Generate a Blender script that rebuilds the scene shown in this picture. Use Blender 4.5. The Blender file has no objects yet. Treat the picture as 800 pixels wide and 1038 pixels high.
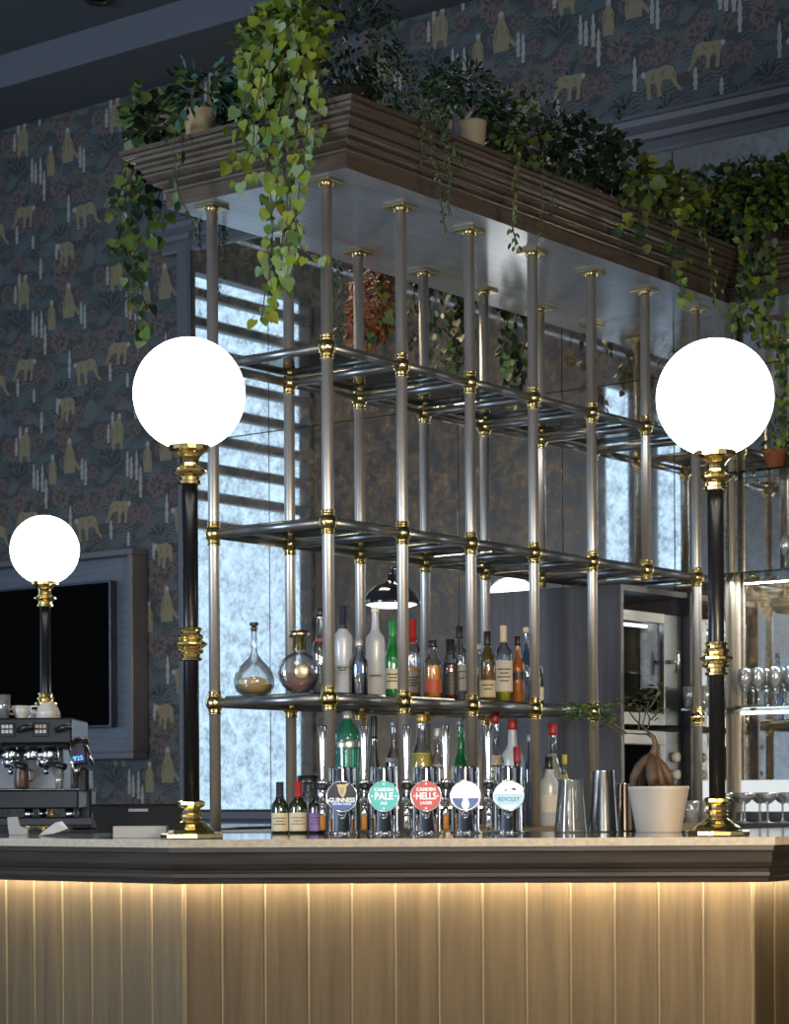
import bpy, math, random
from mathutils import Vector, Matrix

random.seed(7)
S = bpy.context.scene
COL = S.collection
PI = math.pi

# ------------------------------------------------------------------ camera geometry
FPX, HY, ROLL, TH, CZ = 2242.0, 808.0, 0.006, 0.6542, 1.22
RT = Vector((math.sin(TH), -math.cos(TH), 0))
FW = Vector((math.cos(TH), math.sin(TH), 0))
UP = Vector((0, 0, 1))
CAM = Vector((0, 0, CZ))
RZ = math.atan2(FW.y, FW.x) - PI / 2        # turns a thing to face the camera side of the bar
CR, SR = math.cos(ROLL), math.sin(ROLL)


def ray(px, py):
    a0, b0 = px - 400, py - HY
    a, b = a0 * CR - b0 * SR, a0 * SR + b0 * CR
    return FW + RT * (a / FPX) - UP * (b / FPX)


def onX(px, py, u): d = ray(px, py); return CAM + d * (u / d.x)
def onY(px, py, v): d = ray(px, py); return CAM + d * (v / d.y)
def onZ(px, py, z): d = ray(px, py); return CAM + d * ((z - CZ) / d.z)
def at(px, py, Z): return CAM + ray(px, py) * Z


def pos(px, Z, z):
    b = -(z - CZ) * FPX / Z
    a = ((px - 400) - b * SR) / CR
    return FW * Z + RT * (a * Z / FPX) + UP * z


# ------------------------------------------------------------------ materials
MATS = {}


def nt(name):
    m = bpy.data.materials.new(name); m.use_nodes = True
    t = m.node_tree; t.nodes.clear()
    o = t.nodes.new('ShaderNodeOutputMaterial')
    MATS[name] = m
    return m, t, o


def P(name, col, rough=0.5, metal=0.0, spec=0.5, noise=None, bump=None, coat=0, emit=None, estr=0, trans=0, sheen=0):
    """principled; noise = (scale xyz, colour2, amount contrast) mixes a second colour through noise; bump = (scale, strength)"""
    m, t, o = nt(name)
    b = t.nodes.new('ShaderNodeBsdfPrincipled')
    t.links.new(b.outputs[0], o.inputs[0])
    b.inputs['Base Color'].default_value = (*col, 1)
    b.inputs['Roughness'].default_value = rough
    b.inputs['Metallic'].default_value = metal
    b.inputs['Specular IOR Level'].default_value = spec
    if coat: b.inputs['Coat Weight'].default_value = coat; b.inputs['Coat Roughness'].default_value = .08
    if trans: b.inputs['Transmission Weight'].default_value = trans
    if emit:
        b.inputs['Emission Color'].default_value = (*emit, 1); b.inputs['Emission Strength'].default_value = estr
    if noise or bump:
        tc = t.nodes.new('ShaderNodeTexCoord')
    if noise:
        sc, c2, lo, hi = noise
        mp = t.nodes.new('ShaderNodeMapping'); mp.inputs['Scale'].default_value = sc
        t.links.new(tc.outputs['Object'], mp.inputs[0])
        n = t.nodes.new('ShaderNodeTexNoise'); n.inputs['Scale'].default_value = 1; n.inputs['Detail'].default_value = 5
        n.inputs['Roughness'].default_value = .6
        t.links.new(mp.outputs[0], n.inputs['Vector'])
        r = t.nodes.new('ShaderNodeMapRange'); r.inputs[1].default_value = lo; r.inputs[2].default_value = hi
        t.links.new(n.outputs['Fac'], r.inputs[0])
        x = t.nodes.new('ShaderNodeMix'); x.data_type = 'RGBA'
        x.inputs[6].default_value = (*col, 1); x.inputs[7].default_value = (*c2, 1)
        t.links.new(r.outputs[0], x.inputs[0]); t.links.new(x.outputs[2], b.inputs['Base Color'])
    if bump:
        sc, st = bump
        mp = t.nodes.new('ShaderNodeMapping')
        mp.inputs['Scale'].default_value = sc if isinstance(sc, tuple) else (sc, sc, sc)
        t.links.new(tc.outputs['Object'], mp.inputs[0])
        n = t.nodes.new('ShaderNodeTexNoise'); n.inputs['Scale'].default_value = 1; n.inputs['Detail'].default_value = 4
        t.links.new(mp.outputs[0], n.inputs['Vector'])
        bp = t.nodes.new('ShaderNodeBump'); bp.inputs['Strength'].default_value = st; bp.inputs['Distance'].default_value = .01
        t.links.new(n.outputs['Fac'], bp.inputs['Height']); t.links.new(bp.outputs[0], b.inputs['Normal'])
    return m


def GL(name, mid, edge, body=None, bodyfac=0.0, gloss=0.12, rough=0.03):
    """thin glass: tinted see-through that deepens at the edges, a fresnel reflection, optional cloudy body"""
    m, t, o = nt(name)
    lw = t.nodes.new('ShaderNodeLayerWeight'); lw.inputs[0].default_value = .35
    mx = t.nodes.new('ShaderNodeMix'); mx.data_type = 'RGBA'
    mx.inputs[6].default_value = (*mid, 1); mx.inputs[7].default_value = (*edge, 1)
    t.links.new(lw.outputs['Facing'], mx.inputs[0])
    tr = t.nodes.new('ShaderNodeBsdfTransparent'); t.links.new(mx.outputs[2], tr.inputs[0])
    last = tr.outputs[0]
    if body:
        d = t.nodes.new('ShaderNodeBsdfPrincipled'); d.inputs['Base Color'].default_value = (*body, 1); d.inputs['Roughness'].default_value = .35
        ms = t.nodes.new('ShaderNodeMixShader'); ms.inputs[0].default_value = bodyfac
        t.links.new(last, ms.inputs[1]); t.links.new(d.outputs[0], ms.inputs[2]); last = ms.outputs[0]
    g = t.nodes.new('ShaderNodeBsdfGlossy'); g.inputs['Roughness'].default_value = rough
    mr = t.nodes.new('ShaderNodeMapRange'); mr.inputs[3].default_value = gloss * .5; mr.inputs[4].default_value = min(1, gloss * 5)
    t.links.new(lw.outputs['Fresnel'], mr.inputs[0])
    ms = t.nodes.new('ShaderNodeMixShader')
    t.links.new(mr.outputs[0], ms.inputs[0]); t.links.new(last, ms.inputs[1]); t.links.new(g.outputs[0], ms.inputs[2])
    t.links.new(ms.outputs[0], o.inputs[0])
    return m


def EM(name, col, s):
    m, t, o = nt(name)
    e = t.nodes.new('ShaderNodeEmission'); e.inputs[0].default_value = (*col, 1); e.inputs[1].default_value = s
    t.links.new(e.outputs[0], o.inputs[0]); return m


def mirror_mat(name):
    m, t, o = nt(name)
    tc = t.nodes.new('ShaderNodeTexCoord')
    n1 = t.nodes.new('ShaderNodeTexNoise'); n1.inputs['Scale'].default_value = 13; n1.inputs['Detail'].default_value = 8; n1.inputs['Roughness'].default_value = .72
    n1.inputs['Distortion'].default_value = .6
    n2 = t.nodes.new('ShaderNodeTexNoise'); n2.inputs['Scale'].default_value = 38; n2.inputs['Detail'].default_value = 4; n2.inputs['Roughness'].default_value = .7
    for n in (n1, n2): t.links.new(tc.outputs['Object'], n.inputs['Vector'])
    r1 = t.nodes.new('ShaderNodeMapRange'); r1.inputs[1].default_value = .38; r1.inputs[2].default_value = .62
    t.links.new(n1.outputs['Fac'], r1.inputs[0])
    r2 = t.nodes.new('ShaderNodeMapRange'); r2.inputs[1].default_value = .40; r2.inputs[2].default_value = .62
    t.links.new(n2.outputs['Fac'], r2.inputs[0])
    mul = t.nodes.new('ShaderNodeMath'); mul.operation = 'MULTIPLY'
    ad = t.nodes.new('ShaderNodeMath'); ad.operation = 'MULTIPLY_ADD'; ad.inputs[1].default_value = .65; ad.inputs[2].default_value = .35
    t.links.new(r2.outputs[0], ad.inputs[0]); t.links.new(r1.outputs[0], mul.inputs[0]); t.links.new(ad.outputs[0], mul.inputs[1])
    cx = t.nodes.new('ShaderNodeMix'); cx.data_type = 'RGBA'
    cx.inputs[6].default_value = (.82, .87, .90, 1); cx.inputs[7].default_value = (.46, .51, .56, 1)
    t.links.new(mul.outputs[0], cx.inputs[0])
    g = t.nodes.new('ShaderNodeBsdfGlossy'); t.links.new(cx.outputs[2], g.inputs[0])
    rr = t.nodes.new('ShaderNodeMapRange'); rr.inputs[3].default_value = .012; rr.inputs[4].default_value = .045
    t.links.new(mul.outputs[0], rr.inputs[0]); t.links.new(rr.outputs[0], g.inputs['Roughness'])
    d = t.nodes.new('ShaderNodeBsdfDiffuse'); d.inputs[0].default_value = (.32, .235, .140, 1)
    fr = t.nodes.new('ShaderNodeMapRange'); fr.inputs[3].default_value = .03; fr.inputs[4].default_value = .46
    t.links.new(mul.outputs[0], fr.inputs[0])
    ms = t.nodes.new('ShaderNodeMixShader'); t.links.new(fr.outputs[0], ms.inputs[0])
    t.links.new(g.outputs[0], ms.inputs[1]); t.links.new(d.outputs[0], ms.inputs[2]); t.links.new(ms.outputs[0], o.inputs[0])
    return m


brass = P('brass', (.96, .74, .32), .14, 1.0)
brass_dull = P('brass_dull', (.72, .60, .34), .22, 1.0)
post_metal = P('post_metal', (.64, .61, .58), .38, .8, noise=((60, 60, 3), (.54, .51, .49), .35, .65))
rail_metal = P('rail_metal', (.26, .28, .30), .32, .85)
black_post = P('black_post', (.008, .008, .010), .30, 0, .35)
chrome = P('chrome', (.82, .82, .84), .06, 1.0)
steel = P('steel', (.62, .63, .65), .2, 1.0, noise=((80, 80, 4), (.5, .5, .52), .3, .7))
copper_steel = P('copper_steel', (.72, .52, .36), .16, 1.0)
globe_m = P('globe_glass', (.95, .95, .95), .25, emit=(1, .97, .93), estr=5.5)
stone_top = P('stone_top', (.30, .27, .22), .06, 0, .6, coat=.6, noise=((40, 40, 40), (.22, .20, .17), .4, .65))
stone_edge = P('stone_edge', (.50, .44, .34), .45, noise=((60, 60, 90), (.38, .33, .26), .4, .65))
dark_bronze = P('dark_bronze', (.050, .040, .034), .33, .35, coat=.15, noise=((3, 3, 60), (.032, .026, .022), .4, .6))
board_m = P('board_bronze', (.140, .099, .051), .42, .55, noise=((28, 28, 1.6), (.078, .055, .030), .33, .72), bump=((90, 90, 2), .05))
bead_m = P('board_bead', (.27, .20, .115), .42, .6)
kick_m = P('kick_dark', (.02, .02, .02), .6)
led_m = EM('led_warm', (1.0, .85, .62), 125)
led_cool = EM('led_cool', (.90, .97, 1.0), 5)
soffit_m = P('soffit_daylit', (.54, .63, .78), .18, .1, .7, noise=((5, 40, 5), (.45, .53, .67), .4, .65))  # pale paint tinted blue: the cool daylight on it put into the colour
cornice_m = P('cornice_wood', (.118, .090, .068), .24, 0, .7, coat=.4, noise=((6, 6, 70), (.086, .066, .050), .36, .64))
wood_dark = P('cabinet_wood', (.052, .055, .066), .42, 0, noise=((30, 30, 2), (.040, .036, .044), .4, .62))
slate = P('slate_paint', (.085, .100, .135), .5)
slate_wood = P('slate_wood', (.095, .108, .140), .4, 0, noise=((14, 3, 40), (.068, .078, .105), .38, .62))
frame_m = P('frame_paint', (.080, .082, .102), .42)
ceil_m = P('ceiling_paint', (.060, .072, .092), .75)
ceil_face_lit = P('ceiling_face_lit', (.085, .095, .115), .75)  # ceiling paint made lighter: light on the recess face put into the colour
floor_m = P('floor_wood', (.34, .28, .21), .4, 0, noise=((2, 25, 2), (.24, .19, .14), .4, .6))
plaster = P('plaster', (.030, .027, .026), .7)
winframe = P('window_frame', (.030, .033, .042), .5)
curtain_m = P('curtain_cloth', (.05, .05, .06), .9)
mirror_m = mirror_mat('antique_mirror')
black_m = P('black_plastic', (.012, .012, .014), .35)
tv_scr = P('tv_screen', (.003, .003, .0035), .12, 0, 0)
tv_bez = P('tv_bezel', (.05, .065, .10), .3, .5)
white_c = P('white_ceramic', (.62, .60, .56), .25, coat=.3)
pot_white = P('pot_white', (.54, .48, .42), .5)
cream = P('cream_paper', (.58, .52, .40), .6)
white_p = P('white_paper', (.70, .69, .66), .7)
smoke = GL('smoked_glass', (.62, .68, .70), (.20, .27, .29), gloss=.16, rough=.03)
clear = GL('clear_glass', (.93, .95, .96), (.34, .38, .42), gloss=.16)
cleardk = GL('clear_glass_deep', (.90, .93, .96), (.36, .42, .50), gloss=.26)
crystal = GL('cut_crystal', (.97, .98, .99), (.60, .67, .74), body=(.8, .86, .92), bodyfac=.06, gloss=.16, rough=.05)
frost = GL('frosted_glass', (.80, .85, .92), (.60, .66, .76), body=(.66, .72, .82), bodyfac=.62, gloss=.08, rough=.25)
bluegl = GL('bluish_glass', (.55, .68, .82), (.14, .22, .34), gloss=.15)
green_gl = GL('green_glass', (.10, .60, .16), (.01, .16, .04), body=(.02, .36, .07), bodyfac=.4, gloss=.16)
teal_gl = GL('teal_glass', (.22, .66, .50), (.015, .16, .12), body=(.04, .30, .22), bodyfac=.35, gloss=.18)
olive_gl = GL('olive_glass', (.62, .58, .34), (.16, .15, .05), body=(.16, .13, .04), bodyfac=.16, gloss=.16)
amber_gl = GL('amber_glass', (.70, .36, .06), (.22, .08, .01), body=(.42, .17, .02), bodyfac=.4, gloss=.16)
dkgreen_gl = GL('bottle_green_glass', (.10, .13, .05), (.01, .02, .01), body=(.02, .035, .012), bodyfac=.5, gloss=.16)
black_gl = GL('black_glass', (.03, .025, .03), (.005, .005, .006), body=(.01, .008, .01), bodyfac=.6, gloss=.16)
amber = GL('amber_liquid', (.95, .50, .08), (.55, .20, .02), body=(1.0, .44, .04), bodyfac=.75, gloss=.08)
redamber = GL('red_amber_liquid', (.50, .14, .03), (.16, .03, .01), body=(.17, .042, .010), bodyfac=.6, gloss=.08)
gold_liq = GL('gold_liquid', (.80, .56, .12), (.38, .22, .03), body=(.55, .34, .05), bodyfac=.4, gloss=.08)
yel_liq = GL('yellow_liquid', (.85, .85, .30), (.50, .50, .08), body=(.75, .72, .10), bodyfac=.6, gloss=.08)
water_liq = GL('water_liquid', (.90, .94, .97), (.55, .62, .70), gloss=.05)
shelf_gl = GL('shelf_glass', (.86, .93, .92), (.35, .62, .62), gloss=.2)
cap_black = P('cap_black', (.012, .012, .014), .35)
cap_navy = P('cap_navy', (.02, .022, .045), .4)
cap_red = P('cap_red', (.32, .018, .02), .4)
cap_cream = P('cap_cream', (.60, .50, .34), .5)
cap_grey = P('cap_grey', (.42, .42, .42), .35, .5)
lab_cream = P('label_cream', (.60, .53, .38), .65)
lab_white = P('label_white', (.60, .58, .54), .65)
lab_purple = P('label_purple', (.26, .15, .36), .6)
lab_black = P('label_black', (.02, .02, .022), .5)
lab_red = P('label_red', (.36, .07, .04), .55)
lab_yel = P('label_yellow', (.46, .42, .06), .6)
lab_gold = P('label_gold', (.55, .40, .16), .35, .6)
lab_grey = P('label_grey', (.30, .32, .35), .6)
lab_blue = P('label_blue', (.06, .09, .32), .5)
ink = P('label_ink', (.05, .045, .04), .6)
terracotta = P('terracotta', (.30, .10, .045), .8)
pot_beige = P('pot_beige', (.42, .33, .20), .7)
pot_dark = P('pot_dark', (.035, .028, .024), .7)
soil = P('soil', (.025, .018, .012), .95)
bark = P('bark', (.105, .060, .034), .6, noise=((40, 40, 40), (.060, .036, .022), .4, .6))
twig = P('twig', (.075, .06, .035), .8)
L_br = P('leaf_bright', (.165, .235, .022), .45)
L_yg = P('leaf_yellow_green', (.235, .265, .022), .45)
L_mid = P('leaf_mid', (.085, .155, .035), .45)
L_dk = P('leaf_dark', (.022, .055, .022), .45)
L_dk2 = P('leaf_darker', (.014, .030, .016), .5)
L_teal = P('leaf_teal', (.05, .125, .10), .45)
L_pale = P('leaf_pale', (.20, .28, .13), .5)
L_red = P('leaf_red', (.28, .085, .04), .6)
L_olv = P('leaf_olive', (.095, .11, .025), .5)


# ------------------------------------------------------------------ mesh builder
class MB:
    def __init__(s): s.v, s.f, s.mi, s.sm = [], [], [], []

    def add(s, vs, fs, mat=0, smooth=False):
        b = len(s.v); s.v += [Vector(p) for p in vs]
        for f in fs: s.f.append([b + i for i in f]); s.mi.append(mat); s.sm.append(smooth)
        return s

    def box(s, c, d, mat=0, rot=None, bev=0.0):
        x, y, z = d[0] / 2, d[1] / 2, d[2] / 2
        b = min(bev, x * .9, y * .9, z * .9)
        if b <= 0:
            vs = [(i * x, j * y, k * z) for k in (-1, 1) for j in (-1, 1) for i in (-1, 1)]
            fs = [(0, 2, 3, 1), (4, 5, 7, 6), (0, 1, 5, 4), (2, 6, 7, 3), (0, 4, 6, 2), (1, 3, 7, 5)]
        else:
            vs, fs, idx = [], [], {}
            for i in (-1, 1):
                for j in (-1, 1):
                    for k in (-1, 1):
                        for ax in range(3):
                            p = [i * (x - b), j * (y - b), k * (z - b)]
                            p[ax] = (i, j, k)[ax] * (x, y, z)[ax]
                            idx[(i, j, k, ax)] = len(vs); vs.append(tuple(p))
            q = (-1, 1)
            for ax in range(3):
                o1, o2 = [a for a in range(3) if a != ax]
                for sg in q:
                    ring = []
                    for (m, n) in ((-1, -1), (1, -1), (1, 1), (-1, 1)):
                        key = [0, 0, 0]; key[ax] = sg; key[o1] = m; key[o2] = n
                        ring.append(idx[(*key, ax)])
                    flip = (sg < 0) ^ (ax == 1)
                    fs.append(ring[::-1] if flip else ring)
            for ax in range(3):
                o1, o2 = [a for a in range(3) if a != ax]
                for m in q:
                    for n in q:
                        def K(sg, pick):
                            key = [0, 0, 0]; key[ax] = sg; key[o1] = m; key[o2] = n
                            return idx[(*key, pick)]
                        fs.append([K(-1, o1), K(1, o1), K(1, o2), K(-1, o2)])
            for i in q:
                for j in q:
                    for k in q: fs.append([idx[(i, j, k, 0)], idx[(i, j, k, 1)], idx[(i, j, k, 2)]])
        c = Vector(c)
        vs = [(rot @ Vector(p) if rot else Vector(p)) + c for p in vs]
        return s.add(vs, fs, mat)

    def lathe(s, prof, c=(0, 0, 0), seg=24, mat=0, smooth=True, a0=0, a1=2 * PI, sx=1, sy=1, ang=0):
        """prof: [(r, z)] or [(r, z, mat)] bottom to top"""
        c = Vector(c); full = abs(a1 - a0 - 2 * PI) < 1e-6; n = seg if full else seg + 1
        vs, fs, ms = [], [], []
        for p in prof:
            for i in range(n):
                a = a0 + (a1 - a0) * i / seg + ang
                vs.append(c + Vector((p[0] * math.cos(a) * sx, p[0] * math.sin(a) * sy, p[1])))
        b = len(s.v); s.v += vs
        for j in range(len(prof) - 1):
            m = prof[j][2] if len(prof[j]) > 2 else mat
            for i in range(seg):
                k = (i + 1) % n if full else i + 1
                s.f.append([b + j * n + i, b + j * n + k, b + (j + 1) * n + k, b + (j + 1) * n + i]); s.mi.append(m); s.sm.append(smooth)
        if full:
            for j, rev in ((0, True), (len(prof) - 1, False)):
                if prof[j][0] > 1e-5:
                    ring = [b + j * n + i for i in range(n)]
                    s.f.append(ring[::-1] if rev else ring); s.mi.append(prof[min(j, len(prof) - 2)][2] if len(prof[0]) > 2 else mat); s.sm.append(False)
        return s

    def tube(s, pts, r, seg=10, mat=0, smooth=True, cap=True):
        pts = [Vector(p) for p in pts]; n = len(pts)
        rs = r if isinstance(r, (list, tuple)) else [r] * n
        b = len(s.v); up = None
        for i, p in enumerate(pts):
            t = (pts[min(i + 1, n - 1)] - pts[max(i - 1, 0)]).normalized()
            if up is None: up = t.orthogonal().normalized()
            else: up = (up - t * up.dot(t)).normalized()
            w = t.cross(up)
            for k in range(seg):
                a = 2 * PI * k / seg
                s.v.append(p + (up * math.cos(a) + w * math.sin(a)) * rs[i])
        for i in range(n - 1):
            for k in range(seg):
                k2 = (k + 1) % seg
                s.f.append([b + i * seg + k, b + i * seg + k2, b + (i + 1) * seg + k2, b + (i + 1) * seg + k]); s.mi.append(mat); s.sm.append(smooth)
        if cap:
            s.f.append([b + k for k in range(seg)][::-1]); s.mi.append(mat); s.sm.append(False)
            s.f.append([b + (n - 1) * seg + k for k in range(seg)]); s.mi.append(mat); s.sm.append(False)
        return s

    def ball(s, c, r, mat=0, seg=16, rings=10, sx=1, sy=1, sz=1):
        return s.lathe([(max(r * math.sin(PI * j / rings), 1e-6), -r * math.cos(PI * j / rings) * sz) for j in range(rings + 1)], c, seg, mat, True, sx=sx, sy=sy)

    def prism(s, poly, z0, z1, mat=0, mtop=None, mside=None):
        n = len(poly)
        vs = [(p[0], p[1], z0) for p in poly] + [(p[0], p[1], z1) for p in poly]
        s.add(vs, [list(range(n))[::-1]], mat)
        b = len(s.v) - 2 * n
        s.f.append([b + n + i for i in range(n)]); s.mi.append(mat if mtop is None else mtop); s.sm.append(False)
        for i in range(n):
            j = (i + 1) % n
            s.f.append([b + i, b + j, b + n + j, b + n + i]); s.mi.append(mat if mside is None else mside); s.sm.append(False)
        return s

    def sheet(s, poly, M, mat=0):
        """flat polygon given in the x-z plane, placed by matrix M"""
        s.add([M @ Vector((p[0], 0, p[1])) for p in poly], [list(range(len(poly)))], mat); return s

    def xf(s, M):
        s.v = [M @ p for p in s.v]; return s

    def build(s, name, mats, parent=None, loc=None, rotz=0, shift=None, smooth_angle=None):
        me = bpy.data.meshes.new(name)
        vs = s.v
        if shift is not None: vs = [p - Vector(shift) for p in vs]
        me.from_pydata([tuple(p) for p in vs], [], s.f)
        mats = mats if isinstance(mats, (list, tuple)) else [mats]
        for m in mats: me.materials.append(m)
        for p, mi, sm in zip(me.polygons, s.mi, s.sm): p.material_index = mi; p.use_smooth = sm
        me.update()
        o = bpy.data.objects.new(name, me); COL.objects.link(o)
        if parent: o.parent = parent
        if loc is not None: o.location = loc
        if rotz: o.rotation_euler.z = rotz
        return o


def empty(name, loc=(0, 0, 0), rotz=0, parent=None):
    o = bpy.data.objects.new(name, None); COL.objects.link(o); o.empty_display_size = .1
    o.location = loc; o.rotation_euler.z = rotz
    if parent: o.parent = parent
    return o


def tag(o, label, cat, group=None):
    o['label'] = label; o['category'] = cat
    if group: o['group'] = group
    return o


def thing(name, label, cat, loc=(0, 0, 0), rotz=0, group=None):
    return tag(empty(name, loc, rotz), label, cat, group)


def struct(o): o['kind'] = 'structure'; return o


def text_geo(txt, size, bold=0.0):
    cu = bpy.data.curves.new('t', 'FONT'); cu.body = txt; cu.size = size; cu.align_x = 'CENTER'; cu.align_y = 'CENTER'; cu.offset = bold
    cu.resolution_u = 3
    o = bpy.data.objects.new('t', cu); COL.objects.link(o)
    bpy.context.view_layer.update()
    me = o.evaluated_get(bpy.context.evaluated_depsgraph_get()).to_mesh()
    vs = [tuple(v.co) for v in me.vertices]; fs = [list(p.vertices) for p in me.polygons]
    bpy.data.objects.remove(o); bpy.data.curves.remove(cu)
    return vs, fs


def offs(path, d):
    """polyline moved to its left by d with mitred corners"""
    out = []
    n = len(path)
    for i in range(n):
        p = Vector(path[i][:2])
        ns = []
        if i > 0: t = (p - Vector(path[i - 1][:2])).normalized(); ns.append(Vector((-t.y, t.x)))
        if i < n - 1: t = (Vector(path[i + 1][:2]) - p).normalized(); ns.append(Vector((-t.y, t.x)))
        if len(ns) == 1: m = ns[0]
        else: m = (ns[0] + ns[1]); m = m / (1 + ns[0].dot(ns[1]))
        out.append(p + m * d)
    return out


def sweep(mb, path, prof, mat=0, closed_prof=False):
    """prof [(left offset, z, mat?)] carried along path"""
    rows = [offs(path, q[0]) for q in prof]
    n = len(path); b = len(mb.v)
    for q, row in zip(prof, rows):
        for p in row: mb.v.append(Vector((p.x, p.y, q[1])))
    k = len(prof)
    for j in range(k if closed_prof else k - 1):
        j2 = (j + 1) % k
        m = prof[j][2] if len(prof[j]) > 2 else mat
        for i in range(n - 1):
            mb.f.append([b + j * n + i, b + j * n + i + 1, b + j2 * n + i + 1, b + j2 * n + i]); mb.mi.append(m); mb.sm.append(False)
    if closed_prof:
        for i in (0, n - 1):
            mb.f.append([b + j * n + i for j in range(k)]); mb.mi.append(mat); mb.sm.append(False)
    return mb


# ------------------------------------------------------------------ the room
WU = 8.42            # wall behind the bar
WV = 10.0            # window wall
BAR = 1.108          # height of the bar top
CEIL = 4.93


def room():
    struct(MB().box((1.0, 2.0, -.05), (15.2, 16.4, .1)).build('floor', floor_m))
    c = MB()
    c.box((8.19, 2.0, CEIL + .1), (.53, 16.4, .2), 0)
    c.box((.9, 2.0, CEIL + .17 + .1), (14.06, 16.4, .2), 0)
    c.box((7.921, 2.0, CEIL + .086), (.012, 16.3, .172), 1)
    struct(c.build('ceiling', [ceil_m, ceil_face_lit]))
    # window wall with openings
    W = [(4.67, 7.1), (.20, .80), (-.72, -.06)]
    top, bot = 4.79, .95
    xs = sorted([-6.5] + [x for w in W for x in w] + [8.6])
    m = MB()
    for a, b in zip(xs[::2], xs[1::2]): m.box(((a + b) / 2, WV + .1, 2.5), (b - a, .2, 5.0))
    for a, b in W:
        m.box(((a + b) / 2, WV + .1, bot / 2), (b - a, .2, bot)); m.box(((a + b) / 2, WV + .1, (top + 5.0) / 2), (b - a, .2, 5.0 - top))
    struct(m.build('wall_left', plaster))
    pane_m = EM('daylight_pane', (.60, .81, 1.0), WIN)
    for i, (a, b) in enumerate(W):
        w = struct(empty('window_%d' % (i + 1), ((a + b) / 2, WV + .06, 0)))
        hw = (b - a) / 2
        f = MB()
        for sx in (-1, 1): f.box((sx * (hw - .02), 0, (top + bot) / 2), (.04, .1, top - bot))
        f.box((0, 0, top - .03), (b - a, .1, .06)); f.box((0, 0, bot + .03), (b - a, .1, .06))
        f.build('window_frame', winframe, w)
        MB().box((0, .06, (top + bot) / 2), (b - a - .01, .012, top - bot - .02)).build('pane', pane_m, w)
        if i == 0:
            z = top - .19
            while z > 3.05:
                MB().box((0, -.02, z), (b - a - .06, .07, .062), bev=.004).build('glazing_bar', winframe, w); z -= .193
    # wall behind the bar: wallpaper
    wallpaper()


def blob(n, r, jag=.12, seed=0, sx=1, sz=1):
    rg = random.Random(seed); return [(math.cos(2 * PI * i / n) * r * sx * (1 + (jag if i % 2 else -jag) + rg.uniform(-.06, .06)),
                                       math.sin(2 * PI * i / n) * r * sz * (1 + (jag if i % 2 else -jag) + rg.uniform(-.06, .06))) for i in range(n)]


def leaf2(x, z, ang, ln, w):
    d = (math.cos(ang), math.sin(ang)); n = (-d[1], d[0])
    return [(x + d[0] * ln * t + n[0] * w * k, z + d[1] * ln * t + n[1] * w * k) for t, k in ((0, .12), (.3, .5), (.65, .42), (1, 0), (.65, -.42), (.3, -.5), (0, -.12))]


WALK = [(-8, 2), (-7.6, 4.6), (-5, 5.2), (-1, 5.2), (3, 6), (6.6, 4.8), (8, 1.5), (8.8, -3), (11.5, -6), (9.8, -6.6), (7.2, -3.6), (5.6, -.6), (1.4, -.2), (.6, -3.5), (1.2, -7), (-1.4, -7.2), (-1.3, -3.5), (-2.4, -.6), (-4.4, -.8), (-4.6, -4), (-3.8, -7.4), (-6.2, -7.6), (-6.6, -3.6), (-6.9, 0)]
SIT = [(-3.6, -8), (-4, -3), (-3.1, 1.8), (-1.5, 4.8), (-1.5, 7.8), (.3, 9.2), (2, 7.8), (2.1, 5), (4, 1.6), (5.8, -3), (8.6, -7), (7.4, -7.8), (4.4, -4.4), (4.2, -8)]
SIT2 = [(-2.6, -8), (-3.2, -3), (-2.8, 2), (-1.2, 4.6), (-1.2, 6.4), (0, 7.4), (1.3, 6.4), (1.4, 4.2), (2.9, 1.5), (3.1, -3), (2.6, -8)]
BACK = [(-4, -8), (-4.8, -2), (-4.4, 3), (-3, 6), (-.5, 7), (.8, 10), (2.4, 9.6), (2.6, 6.2), (4.3, 3.4), (4.4, -2), (3.6, -6), (4.2, -8.4), (2.4, -8.4), (1.6, -5), (-1.6, -5), (-2, -8.4)]
HUNCH = [(-6.8, 2.4), (-6, 4.6), (-3, 4.8), (1, 5.4), (4.6, 3.4), (5.4, -.5), (5, -4.5), (3, -4.4), (2.6, -2), (.6, -2.4), (.4, -7), (-1.2, -8.6), (-2.2, -7.4), (-1.4, -3), (-3, -2), (-3.6, -6.4), (-5, -6.2), (-4.6, -1), (-5.6, 1)]


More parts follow.
